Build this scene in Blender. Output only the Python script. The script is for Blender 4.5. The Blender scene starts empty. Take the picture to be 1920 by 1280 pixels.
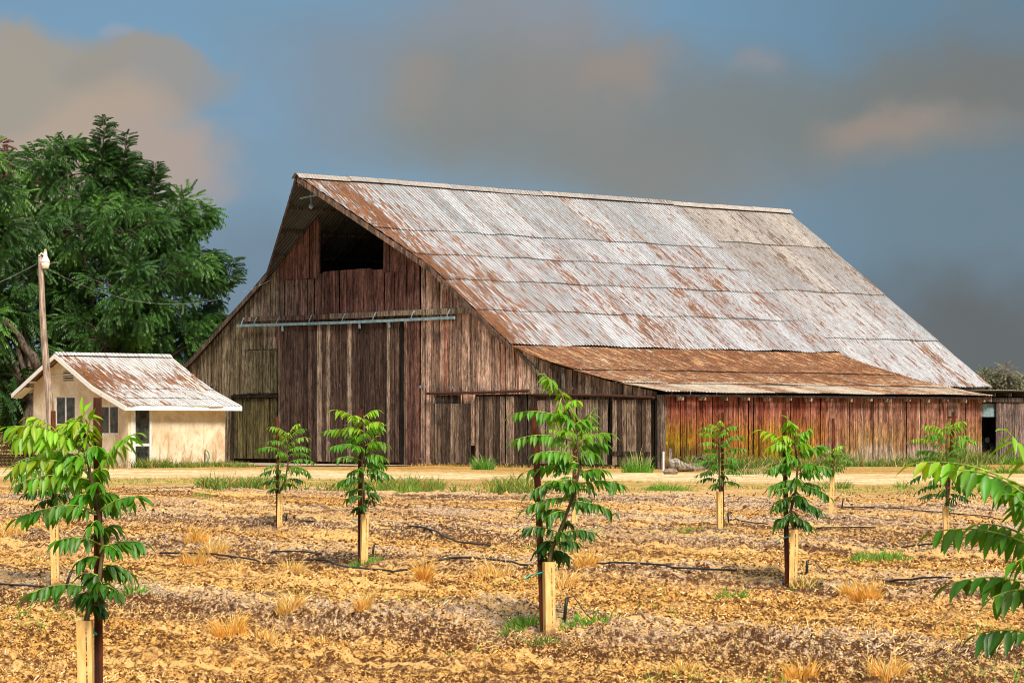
import bpy, math, random
import numpy as np
from mathutils import Vector, Matrix
R = math.radians
random.seed(7); rng = np.random.default_rng(11)
sc = bpy.context.scene
COL = sc.collection

# ------------------------------------------------------------------ camera
EYE = 1.65; F = 5660.0; HZ = 795.0
cam = bpy.data.cameras.new('camera'); camo = bpy.data.objects.new('camera', cam); COL.objects.link(camo)
camo.location = (0, 0, EYE); camo.rotation_euler = (R(90), 0, 0)
cam.sensor_width = 36; cam.lens = F/1920*36; cam.shift_y = (HZ-640)/1920
cam.clip_start = .5; cam.clip_end = 6000
cam.dof.use_dof = True; cam.dof.focus_distance = 60; cam.dof.aperture_fstop = 28
sc.camera = camo
sc.cycles.filter_width = 1.0
# ------------------------------------------------------------------ light
SUN = Vector((.24, -.62, .74)).normalized()
sun = bpy.data.lights.new('sun', 'SUN'); suno = bpy.data.objects.new('sun', sun); COL.objects.link(suno)
sun.energy = 2.05; sun.angle = R(16); sun.color = (1, .90, .74)
suno.rotation_euler = SUN.to_track_quat('Z', 'Y').to_euler()
sc.view_settings.view_transform = 'Standard'; sc.view_settings.look = 'None'
sc.view_settings.exposure = 1.6; sc.view_settings.gamma = 1
EXPO = 2**1.6

def pdir(px, py):
    return Vector(((px-960)/F, 1, (HZ-py)/F)).normalized()
def srgb(r, g, b):
    return tuple(((c/255)/12.92 if c <= 10 else ((c/255+.055)/1.055)**2.4) for c in (r, g, b))

class NT:
    def __init__(s, tree): s.t = tree; s.n = tree.nodes; s.l = tree.links
    def new(s, typ, **kw):
        n = s.n.new(typ)
        for k, v in kw.items(): setattr(n, k, v)
        return n
    def put(s, sock, v):
        if hasattr(v, 'is_linked') or isinstance(v, bpy.types.NodeSocket): s.l.new(v, sock)
        elif v is not None:
            try: sock.default_value = v
            except Exception: sock.default_value = (*v, 1) if len(v) == 3 else v
    def math(s, op, a, b=None, clamp=False):
        n = s.new('ShaderNodeMath', operation=op, use_clamp=clamp); s.put(n.inputs[0], a)
        if b is not None: s.put(n.inputs[1], b)
        return n.outputs[0]
    def vmath(s, op, a, b=None):
        n = s.new('ShaderNodeVectorMath', operation=op); s.put(n.inputs[0], a)
        if b is not None: s.put(n.inputs[1], b)
        return n.outputs['Value'] if op in ('LENGTH', 'DISTANCE', 'DOT_PRODUCT') else n.outputs[0]
    def mix(s, f, a, b, mode='MIX'):
        n = s.new('ShaderNodeMix', data_type='RGBA', blend_type=mode); s.put(n.inputs[0], f)
        for i, v in ((6, a), (7, b)):
            if isinstance(v, tuple) and len(v) == 3: v = (*v, 1)
            s.put(n.inputs[i], v)
        return n.outputs[2]
    def ramp(s, f, a, b, lo=0., hi=1.):
        n = s.new('ShaderNodeMapRange', interpolation_type='SMOOTHSTEP')
        s.put(n.inputs[0], f); s.put(n.inputs[1], a); s.put(n.inputs[2], b); s.put(n.inputs[3], lo); s.put(n.inputs[4], hi)
        return n.outputs[0]
    def noise(s, vec, scale, detail=4, rough=.55, dist=0.):
        n = s.new('ShaderNodeTexNoise'); s.put(n.inputs['Vector'], vec); n.inputs['Scale'].default_value = scale
        n.inputs['Detail'].default_value = detail; n.inputs['Roughness'].default_value = rough; n.inputs['Distortion'].default_value = dist
        return n.outputs[0]
    def scale(s, vec, v): return s.vmath('MULTIPLY', vec, v)
    def bump(s, h, strength=.5, dist=.02):
        n = s.new('ShaderNodeBump'); s.put(n.inputs['Height'], h); n.inputs['Strength'].default_value = strength
        n.inputs['Distance'].default_value = dist; return n.outputs[0]

# ------------------------------------------------------------------ sky
world = bpy.data.worlds.new('World'); sc.world = world; world.use_nodes = True
w = NT(world.node_tree); w.n.clear()
sky = w.new('ShaderNodeTexSky', sky_type='NISHITA'); sky.sun_disc = False
sky.sun_elevation = math.asin(SUN.z); sky.sun_rotation = math.atan2(SUN.x, SUN.y)
D = w.new('ShaderNodeTexCoord').outputs['Generated']
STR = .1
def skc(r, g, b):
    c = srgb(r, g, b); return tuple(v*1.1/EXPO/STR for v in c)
n1 = w.noise(w.scale(D, (1, 1, 2.2)), 9, 5, .5, .3)
n2 = w.noise(w.scale(D, (1, 1, 1.8)), 26, 4, .55, .4)
sep = w.new('ShaderNodeSeparateXYZ'); w.put(sep.inputs[0], D)
base = w.mix(.05, skc(100, 136, 163), sky.outputs[0])
base = w.mix(w.ramp(sep.outputs[0], .0, .18), base, skc(96, 125, 145))          # duller blue to the east
base = w.mix(w.ramp(n1, .42, .62, 0, .3), base, skc(120, 132, 142))
def blob(cx, cy, r, col, amt, st=1.6, edge=.55, warp=.022):
    """a cloud in the direction (cx, cy), r wide"""
    global base
    d0 = pdir(cx, cy)
    dw = w.vmath('ADD', D, w.vmath('MULTIPLY', w.vmath('SUBTRACT', nz, (.5, .5, .5)), (warp*2.4, 0, warp*2.2)))
    dif = w.scale(w.vmath('SUBTRACT', dw, tuple(d0)), (1, 1, st))
    L = w.vmath('LENGTH', dif)
    m = w.ramp(L, r/F, r/F*(1-edge), 0, amt)
    base = w.mix(m, base, skc(*col))
nzn = w.new('ShaderNodeTexNoise'); w.put(nzn.inputs['Vector'], D); nzn.inputs['Scale'].default_value = 22; nzn.inputs['Detail'].default_value = 5
nz = nzn.outputs['Color']
GR = (130, 131, 125); WM = (163, 151, 137); PK = (166, 146, 131)
for a in ((600,150,260,(130,137,146),.5,1.5,.9),(820,90,300,(136,140,145),.55,1.7,.9),
          (900,190,420,GR,.85,2.0,.95),(1180,270,480,(127,129,125),.9,2.2,.9),(1080,130,200,(138,134,130),.75,1.5,.8),
          (1600,210,480,(120,123,118),.8,2.4,.9),(1850,170,330,(116,116,112),.8,1.8,.8),(1000,20,300,(142,139,140),.6,2.5,.9),
          (780,150,150,(146,138,130),.6,2.,.9),(1200,140,130,(148,136,127),.75,1.7,.9),(1430,115,80,(140,140,145),.6,1.8,.9),
          (1690,262,230,(150,137,126),.8,2.6,.98),(1640,250,120,(160,140,127),.55,2.4,.95),(1190,330,330,(128,130,127),.6,2.6,.9),
          (30,280,260,WM,.95,1.15,.4),(120,170,165,(156,150,140),.95,1.25,.35),(250,150,150,(150,146,138),.95,1.35,.35),(330,160,130,(146,146,146),.8,1.6,.5),(200,320,250,(172,156,142),.9,1.3,.5),(320,330,190,(168,154,146),.85,1.5,.6),(420,370,100,(150,150,156),.6,1.8,.8),
          (40,400,260,(180,162,147),.7,1.4,.8),(240,48,45,(150,158,172),.5,2.0,.9),
          (1800,420,460,(110,127,136),.6,1.6,.9),(1850,660,520,(98,100,99),.9,2.6,.8),(1500,700,420,(104,112,118),.5,2,.9),(480,560,330,(104,118,134),.6,1.6,.8)):
    blob(*a)
# high overhead, above the view, brighter cloud is added as fill light
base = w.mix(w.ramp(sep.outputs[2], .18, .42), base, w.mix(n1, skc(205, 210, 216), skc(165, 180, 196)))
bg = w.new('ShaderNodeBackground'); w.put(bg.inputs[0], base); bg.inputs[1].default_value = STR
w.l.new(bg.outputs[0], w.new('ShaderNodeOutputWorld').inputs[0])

# ------------------------------------------------------------------ mesh helpers
def mesh_np(name, V, Fc, mat, parent=None, col=None, smooth=False):
    V = np.ascontiguousarray(V, dtype=np.float32); Fc = np.ascontiguousarray(Fc, dtype=np.int32)
    me = bpy.data.meshes.new(name); k = Fc.shape[1]
    me.vertices.add(len(V)); me.vertices.foreach_set('co', V.ravel())
    me.loops.add(Fc.size); me.loops.foreach_set('vertex_index', Fc.ravel())
    me.polygons.add(len(Fc)); me.polygons.foreach_set('loop_start', np.arange(0, Fc.size, k, dtype=np.int32))
    me.polygons.foreach_set('loop_total', np.full(len(Fc), k, dtype=np.int32))
    if smooth: me.polygons.foreach_set('use_smooth', np.ones(len(Fc), dtype=bool))
    if col is not None:
        at = me.color_attributes.new('Col', 'FLOAT_COLOR', 'POINT')
        c = np.ones((len(V), 4), dtype=np.float32); c[:, :3] = col; at.data.foreach_set('color', c.ravel())
    me.update(calc_edges=True)
    me.materials.append(mat)
    o = bpy.data.objects.new(name, me); COL.objects.link(o); o.parent = parent
    return o
class MB:
    """collects shapes into one mesh with mixed polygons"""
    def __init__(s): s.v = []; s.f = []; s.c = []; s.col = (1, 1, 1)
    def add(s, vs, fs, col=None):
        n = len(s.v); s.v += [tuple(v) for v in vs]; s.f += [tuple(i+n for i in f) for f in fs]; s.c += [col or s.col]*len(vs); return s
    def hexa(s, a, col=None):
        """8 corners: bottom ring then top ring"""
        return s.add(a, [(3,2,1,0),(4,5,6,7),(0,1,5,4),(1,2,6,5),(2,3,7,6),(3,0,4,7)], col)
    def box(s, x0, x1, y0, y1, z0, z1, col=None):
        return s.hexa([(x0,y0,z0),(x1,y0,z0),(x1,y1,z0),(x0,y1,z0),(x0,y0,z1),(x1,y0,z1),(x1,y1,z1),(x0,y1,z1)], col)
    def bar(s, p, q, wd, th, up=(0,0,1), col=None):
        p = Vector(p); q = Vector(q); d = (q-p).normalized(); u = Vector(up)
        side = d.cross(u).normalized()*wd/2; u2 = side.cross(d).normalized()*th/2
        r = [(-1,-1),(1,-1),(1,1),(-1,1)]
        return s.hexa([p+side*a+u2*b for a, b in r]+[q+side*a+u2*b for a, b in r], col)
    def tube(s, pts, rad, n=8, col=None, cap=True, jit=0):
        pts = [Vector(p) for p in pts]; rad = rad if hasattr(rad, '__len__') else [rad]*len(pts)
        ring = []; ref = Vector((.12, .97, .2))
        for i, p in enumerate(pts):
            d = (pts[min(i+1, len(pts)-1)]-pts[max(i-1, 0)]).normalized()
            a = d.cross(ref)
            if a.length < .1: a = d.cross(Vector((1, 0, 0)))
            a.normalize(); b = d.cross(a)
            ring += [p+(a*math.cos(2*math.pi*k/n)+b*math.sin(2*math.pi*k/n))*rad[i]*(1+random.uniform(-jit, jit)) for k in range(n)]
        fs = [(i*n+k, i*n+(k+1)%n, (i+1)*n+(k+1)%n, (i+1)*n+k) for i in range(len(pts)-1) for k in range(n)]
        if cap: fs += [tuple(range(n))[::-1], tuple((len(pts)-1)*n+k for k in range(n))]
        return s.add(ring, fs, col)
    def lathe(s, prof, c=(0,0,0), n=20, col=None):
        c = Vector(c); vs = []; 
        for r, z in prof: vs += [c+Vector((r*math.cos(2*math.pi*k/n), r*math.sin(2*math.pi*k/n), z)) for k in range(n)]
        fs = [(i*n+k, i*n+(k+1)%n, (i+1)*n+(k+1)%n, (i+1)*n+k) for i in range(len(prof)-1) for k in range(n)]
        fs += [tuple(range(n))[::-1], tuple((len(prof)-1)*n+k for k in range(n))]
        return s.add(vs, fs, col)
    def build(s, name, mat, parent=None, smooth=False):
        me = bpy.data.meshes.new(name); me.from_pydata(s.v, [], s.f)
        at = me.color_attributes.new('Col', 'FLOAT_COLOR', 'POINT')
        c = np.ones((len(s.v), 4), dtype=np.float32); c[:, :3] = np.array(s.c).reshape(-1, 3); at.data.foreach_set('color', c.ravel())
        if smooth:
            me.polygons.foreach_set('use_smooth', np.ones(len(me.polygons), dtype=bool)); me.update()
        me.materials.append(mat); o = bpy.data.objects.new(name, me); COL.objects.link(o); o.parent = parent
        return o
def tag(o, label=None, cat=None, group=None, kind=None):
    if label: o['label'] = label
    if cat: o['category'] = cat
    if group: o['group'] = group
    if kind: o['kind'] = kind
    return o
def thing(name, label, cat, loc=(0,0,0), rz=0, group=None):
    o = bpy.data.objects.new(name, None); COL.objects.link(o); o.location = loc; o.rotation_euler = (0, 0, rz)
    o.empty_display_size = .3
    return tag(o, label, cat, group)

# ------------------------------------------------------------------ materials
def mat(name, rough=.8, spec=.25):
    m = bpy.data.materials.new(name); m.use_nodes = True; t = NT(m.node_tree)
    p = t.n['Principled BSDF']; p.inputs['Roughness'].default_value = rough; p.inputs['Specular IOR Level'].default_value = spec
    t.p = p; t.co = t.new('ShaderNodeTexCoord').outputs['Object']; return m, t
def colattr(t):
    n = t.new('ShaderNodeAttribute'); n.attribute_name = 'Col'; return n.outputs['Color']

def mat_wood():
    m, t = mat('weathered_wood', .9, .15); c = colattr(t)
    g1 = t.noise(t.scale(t.co, (1, 1, .045)), 16, 5, .7, .4)      # long streaks
    g2 = t.noise(t.scale(t.co, (1, 1, .09)), 60, 3, .75)
    g3 = t.noise(t.scale(t.co, (1, 1, .35)), 5, 5, .7, 1.2)      # blotches
    kn = t.noise(t.scale(t.co, (1, 1, .5)), 11, 2, .5)
    f = t.math('ADD', t.math('MULTIPLY', t.ramp(g1, .34, .66), .95), t.math('MULTIPLY', t.ramp(g2, .35, .65), .55))
    f = t.math('ADD', f, t.math('MULTIPLY', t.ramp(g3, .32, .68), .75))
    k = t.math('MULTIPLY', t.math('ADD', t.math('POWER', t.math('MULTIPLY', f, .5), 1.8), .05), 1.6)
    cc = t.vmath('MULTIPLY', c, t.vmath('MULTIPLY', (1, 1, 1), k))
    cc = t.mix(t.math('MULTIPLY', t.ramp(g1, .58, .72), t.ramp(g2, .42, .6)), cc, t.vmath('ADD', t.vmath('MULTIPLY', c, (1.35, 1.3, 1.2)), (.085, .07, .055)))
    cc = t.mix(t.ramp(kn, .27, .22), cc, (.018, .009, .006))
    cc = t.mix(t.math('MULTIPLY', t.ramp(g2, .42, .30), t.ramp(g1, .55, .38), ), cc, (.012, .007, .005))
    t.put(t.p.inputs['Base Color'], cc); t.put(t.p.inputs['Normal'], t.bump(f, .6, .02)); return m
WOOD = mat_wood()

PITCH = .17
def mat_roof(name, zinc, rust_lo, rust_hi, tint=True):
    """corrugated sheet: x runs along the ridge, y down the slope; Col.r = rust, Col.g = tone, Col.b = older tan sheets"""
    m, t = mat(name, .62, .3); c = t.new('ShaderNodeSeparateColor'); t.put(c.inputs[0], colattr(t)); ru, tone, tan = c.outputs[0], c.outputs[1], c.outputs[2]
    t.sepn = t.new('ShaderNodeSeparateXYZ'); t.put(t.sepn.inputs[0], t.co); t.sepx = t.sepn.outputs[0]
    s1 = t.noise(t.scale(t.co, (1, .14, .14)), 5.5, 5, .72, .5)      # streaks down the slope
    s2 = t.noise(t.scale(t.co, (1, .12, .12)), 15, 5, .75)
    s3 = t.noise(t.co, 9, 5, .75)
    s4 = t.noise(t.scale(t.co, (1, .05, .05)), 42, 3, .7)
    z = t.mix(t.ramp(s3, .35, .7), tuple(v*.62 for v in zinc), zinc)
    z = t.mix(t.ramp(s4, .40, .58, .35, 1), tuple(v*.38 for v in zinc), z); z = t.mix(t.ramp(s2, .60, .66, 0, .6), z, (.16, .12, .09))
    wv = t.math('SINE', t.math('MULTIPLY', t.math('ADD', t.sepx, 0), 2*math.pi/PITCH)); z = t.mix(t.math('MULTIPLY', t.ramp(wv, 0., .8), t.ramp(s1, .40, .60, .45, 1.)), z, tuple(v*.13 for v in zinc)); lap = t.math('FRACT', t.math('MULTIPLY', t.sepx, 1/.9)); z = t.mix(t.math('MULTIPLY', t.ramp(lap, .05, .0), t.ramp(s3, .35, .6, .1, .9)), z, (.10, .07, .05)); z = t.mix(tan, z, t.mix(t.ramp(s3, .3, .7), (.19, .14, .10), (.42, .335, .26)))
    z = t.vmath('MULTIPLY', z, t.vmath('MULTIPLY', (1, 1, 1), t.math('ADD', t.math('MULTIPLY', tone, .55), .62)))
    r = t.math('ADD', t.math('MULTIPLY', s1, .36), t.math('ADD', t.math('MULTIPLY', s2, .64), t.math('MULTIPLY', s3, .15)))
    r = t.math('ADD', r, t.math('MULTIPLY', t.math('SUBTRACT', ru, .5), .5))
    rm = t.ramp(r, rust_lo, rust_hi)
    rc = t.mix(t.ramp(t.math('ADD', t.math('MULTIPLY', s3, .4), t.math('MULTIPLY', s2, .6)), .40, .60), (.055, .022, .011), (.28, .11, .042)); rc = t.mix(t.ramp(s1,   .52, .62, 0, .5*(name == 'rusty_roof')), rc, (.84, .52, .27))
    rc = t.mix(t.ramp(s4, .45, .7), rc, (.045, .018, .010))
    rc = t.mix(t.math('MULTIPLY', tan, 1.6, True), rc, (.10, .068, .045))
    t.put(t.p.inputs['Base Color'], t.mix(rm, z, rc)); t.put(t.p.inputs['Roughness'], t.ramp(rm, 0, 1, .5, .95))
    t.put(t.p.inputs['Normal'], t.bump(s3, .25, .01)); return m
ROOF = mat_roof('zinc_roof', (.585, .61, .66), .602, .635)
UNDER = mat_roof('shaded_zinc', (.20, .22, .24), .66, .75)  # darker copy of the zinc: shade of the hood underside put into its colour
RUST = mat_roof('rusty_roof', (.92, .74, .56), .52, .60)
HROOF = mat_roof('painted_roof', (.80, .79, .78), .58, .66)

def mat_simple(name, a, b, scale=8, rough=.8, lo=.35, hi=.65, stretch=(1, 1, 1), bump=.2, spec=.25, metal=0, usecol=False):
    m, t = mat(name, rough, spec); n = t.noise(t.scale(t.co, stretch), scale, 5, .65)
    cc = t.mix(t.ramp(n, lo, hi), a, b)
    if usecol: cc = t.vmath('MULTIPLY', cc, colattr(t))
    t.put(t.p.inputs['Base Color'], cc); t.p.inputs['Metallic'].default_value = metal
    t.put(t.p.inputs['Normal'], t.bump(n, bump, .01)); return m
BLACK = mat_simple('black_plastic', (.012, .012, .013), (.03, .03, .03), 20, .45, spec=.4)
GALV = mat_simple('galvanised_track', (.13, .22, .25), (.26, .37, .41), 6, .55, bump=.1)
IRON = mat_simple('rusty_iron', (.035, .016, .010), (.10, .035, .018), 14, .85)
WHITE = mat_simple('white_paint', (.62, .60, .56), (.80, .79, .77), 5, .7, bump=.1)
FASCIA = mat_simple('worn_white_paint', (.42, .33, .26), (.80, .79, .78), 7, .7, lo=.25, hi=.42)
DARKIN = mat_simple('dark_interior', (.008, .009, .012), (.015, .016, .02), 3, .95)
STAKE = mat_simple('red_brown_stake', (.022, .008, .005), (.17, .042, .014), 20, .8, stretch=(1, 1, .12))
LOG = mat_simple('grey_dead_wood', (.06, .05, .045), (.42, .36, .29), 14, .9, stretch=(1, 1, .3), bump=.8)
STONE = mat_simple('tan_stone', (.12, .08, .05), (.30, .22, .16), 10, .9, bump=.6)
TEAL = mat_simple('green_tie', (.01, .35, .22), (.02, .45, .3), 10, .5)
HOSE = mat_simple('green_hose', (.01, .16, .09), (.02, .28, .17), 10, .5)
GLASS, t = mat('window_glass', .12, .5)
n = t.noise(t.co, 3, 3, .6); t.put(t.p.inputs['Base Color'], t.mix(t.ramp(n, .35, .65), (.012, .016, .016), (.075, .075, .06)))
def mat_pole():
    m, t = mat('pole_wood', .9, .15); g = t.noise(t.scale(t.co, (1, 1, .05)), 22, 5, .7, .3); b = t.noise(t.scale(t.co, (1,1,.4)), 4, 4, .6)
    c = t.mix(t.ramp(g, .35, .65), (.12, .085, .068), (.50, .40, .33)); c = t.mix(t.ramp(b, .45, .7, 0, .5), c, (.14, .09, .06))
    t.put(t.p.inputs['Base Color'], c); t.put(t.p.inputs['Normal'], t.bump(g, .7, .02)); return m
POLE = mat_pole()
def mat_stucco():
    m, t = mat('cream_stucco', .9, .15); a = t.noise(t.co, 1.3, 5, .62, .6); b = t.noise(t.scale(t.co, (1, 1, .35)), 4.5, 5, .65, .8); g = t.noise(t.co, 40, 3, .7)
    sp = t.new('ShaderNodeSeparateXYZ'); t.put(sp.inputs[0], t.co)
    c = t.mix(t.ramp(a, .35, .65), (.66, .52, .35), (.84, .73, .55))
    stain = t.math('MULTIPLY', t.ramp(b, .47, .64), t.ramp(sp.outputs[2], 2.3, .2, .25, 1.))
    c = t.mix(t.math('MULTIPLY', stain, .85), c, (.46, .25, .11))
    c = t.mix(t.math('MULTIPLY', t.ramp(sp.outputs[2], .45, .0), t.ramp(b, .42, .6)), c, (.20, .12, .07))
    c = t.mix(t.ramp(g, .3, .7, .25, 0), c, (.35, .24, .15))
    t.put(t.p.inputs['Base Color'], c); t.put(t.p.inputs['Normal'], t.bump(g, .35, .01)); return m
STUCCO = mat_stucco()
def mat_guard():
    m, t = mat('tan_tree_guard', .65, .3); sg = t.new('ShaderNodeSeparateXYZ'); t.put(sg.inputs[0], t.co); t.gz = sg.outputs[2]; a = t.noise(t.scale(t.co, (1, 1, .2)), 30, 4, .6)
    t.put(t.p.inputs['Base Color'], t.mix(t.math('MULTIPLY', t.ramp(t.gz, .16, .0), t.ramp(t.noise(t.co, 14, 4, .7), .35, .6)), t.mix(t.ramp(t.noise(t.scale(t.co, (1, 1, .3)), 9, 4, .7), .5, .66, 0, .5), t.mix(t.ramp(a, .3, .7), (.60, .37, .11), (.82, .57, .24)), (.42, .26, .12)), (.24, .12, .045))); return m
GUARD = mat_guard()
INK = mat_simple('dark_ink', (.10, .035, .015), (.66, .44, .16), 45, .8, lo=.48, hi=.53, stretch=(.2, .2, 1))
def mat_leaf(name, transl=.45, rough=.42, spec=.45, vary=.5):
    m, t = mat(name, rough, spec); c = colattr(t); n = t.noise(t.co, 25, 2, .5)
    cc = t.vmath('MULTIPLY', c, t.vmath('MULTIPLY', (1, 1, 1), t.math('ADD', t.math('MULTIPLY', n, vary), 1-vary/2)))
    t.put(t.p.inputs['Base Color'], cc)
    tr = t.new('ShaderNodeBsdfTranslucent'); t.put(tr.inputs[0], t.vmath('MULTIPLY', cc, (1.25, 1.2, .45)))
    mx = t.new('ShaderNodeMixShader'); mx.inputs[0].default_value = transl; t.l.new(t.p.outputs[0], mx.inputs[1]); t.l.new(tr.outputs[0], mx.inputs[2])
    t.l.new(mx.outputs[0], t.n['Material Output'].inputs[0]); return m
LEAF = mat_leaf('young_leaf'); TLEAF = mat_leaf('tree_leaf', .3, .5, .35); GRASS = mat_leaf('grass_blade', .3, .7, .15); STRAW = mat_leaf('straw', .15, .8, .15)
BARK = mat_simple('grey_bark', (.035, .026, .02), (.13, .10, .075), 12, .95, stretch=(1, 1, .3), bump=.8)
STEM = mat_simple('young_bark', (.045, .032, .018), (.13, .095, .05), 20, .9, stretch=(1, 1, .3), usecol=True)

# ------------------------------------------------------------------ ground
def hsh(i, j, k=0):
    n = np.sin(i*127.1+j*311.7+k*74.7)*43758.5453; return n-np.floor(n)
def vn(x, y, k=0):
    xi = np.floor(x); yi = np.floor(y); fx = x-xi; fy = y-yi; fx = fx*fx*(3-2*fx); fy = fy*fy*(3-2*fy)
    a = hsh(xi, yi, k); b = hsh(xi+1, yi, k); c = hsh(xi, yi+1, k); d = hsh(xi+1, yi+1, k)
    return (a+(b-a)*fx)*(1-fy)+(c+(d-c)*fx)*fy
ROWS = [(13.0, -1.3), (23.1, -1.2), (32.3, -1.12), (41.9, -1.02), (50.2, -1.1), (61.2, -1.1)]
BH = .22
def berm(x, y):
    x = np.asarray(x, float); y = np.asarray(y, float); h = np.zeros_like(x+y)
    for i, (c, m) in enumerate(ROWS):
        if i == 0: continue
        yc = c+m*x+.5*(vn(x*.35, y*0, i)-.5)+.25*(vn(x*1.3, y*0, i+9)-.5)
        d = (y-yc)/math.hypot(1, m)
        a = BH*(.75+.5*vn(x*.6, y*.6, i+3))
        wd = .72+.25*vn(x*.8, y*.2, i+5)
        h = np.maximum(h, a*np.exp(-(np.abs(d)/wd)**3))
    return h
def height(x, y):
    x = np.asarray(x, float); y = np.asarray(y, float)
    b = berm(x, y)
    f = 1/(1+np.exp((y-(68-.5*x))/1.5))                       # the tilled field
    near = np.clip(1.3-y/75, .25, 1)
    h = b*f
    h = h+f*(.05*(vn(x*.9, y*.5, 20)-.5)+.10*(vn(x*.18, (y+1.12*x)*.85, 26)-.5)+.05*(vn(x*.3, (y+1.12*x)*2.2, 27)-.5)+.055*(vn(x*2.6, y*2.2, 21)-.5)+near*.060*(vn(x*8, y*4, 22)**2)+near*.055*vn(x*19, y*6, 23)**2)
    h = h+(1-f)*(.04*(vn(x*.7, y*.4, 24)-.5)+.012*vn(x*6, y*4, 25))
    return h
def H(x, y): return float(height(np.array([x]), np.array([y]))[0])
def gy(py, h=0): return F*(EYE-h)/(py-HZ)
def gpt(px, py):
    """ground point under a sight line: the nearest crossing with the ridged ground"""
    yy = np.linspace(gy(py, .3), gy(py, -.02), 400); xx = (px-960)/F*yy; zz = EYE+(HZ-py)*yy/F
    hit = np.nonzero(zz <= berm(xx, yy)*(yy < 68)+.02)[0]; y = float(yy[hit[0]]) if len(hit) else gy(py)
    x = (px-960)/F*y; return x, y, H(x, y)
u = np.concatenate([-np.geomspace(8, .30, 14)[:-1], np.linspace(-.30, .30, 801), np.geomspace(.30, 8, 14)[1:]])
ys = np.concatenate([np.linspace(-60, 8, 10), np.geomspace(8.5, 14, 60), np.geomspace(14, 75, 1400)[1:], np.geomspace(75, 135, 260)[1:], np.geomspace(135, 5500, 60)[1:]])
U, Y = np.meshgrid(u, ys); X = U*np.maximum(Y, 10.)
fine = (np.abs(U) <= .301) & (Y > 8) & (Y < 140)
Z = np.where(fine, height(X, Y), 0)
nr, nc = X.shape; idx = np.arange(nr*nc).reshape(nr, nc)
Fc = np.stack([idx[:-1, :-1], idx[:-1, 1:], idx[1:, 1:], idx[1:, :-1]], -1).reshape(-1, 4)
def band(y, a, b, s): return 1/(1+np.exp(-(y-a)/s))/(1+np.exp((y-b)/s))
wob = 6*(vn(X*.12, Y*.08, 31)-.5)+3*(vn(X*.6, Y*.3, 32)-.5)
Yw = Y+wob+.35*X
track = np.maximum(band(Yw, 86, 104, 1.2), .75*band(Yw, 71, 76, 1.)*(vn(X*.2, Y*.3, 33) > .3))
green = band(Yw, 76.5, 86, .8)*np.clip(2.2*vn(X*.5, Y*.35, 34)-.35, 0, 1)
green = np.maximum(green, band(Yw, 102, 150, 1.5)*np.clip(2.*vn(X*.4, Y*.4, 35)-.55, 0, 1)*.8)
green = np.where(Y > 150, .7, green); track = np.where(Y > 150, 0, track)
bm = np.clip(berm(X, Y)/BH*1.2, 0, 1)*(Y < 70)
ccol = np.stack([green, track, bm], -1).reshape(-1, 3)
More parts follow.
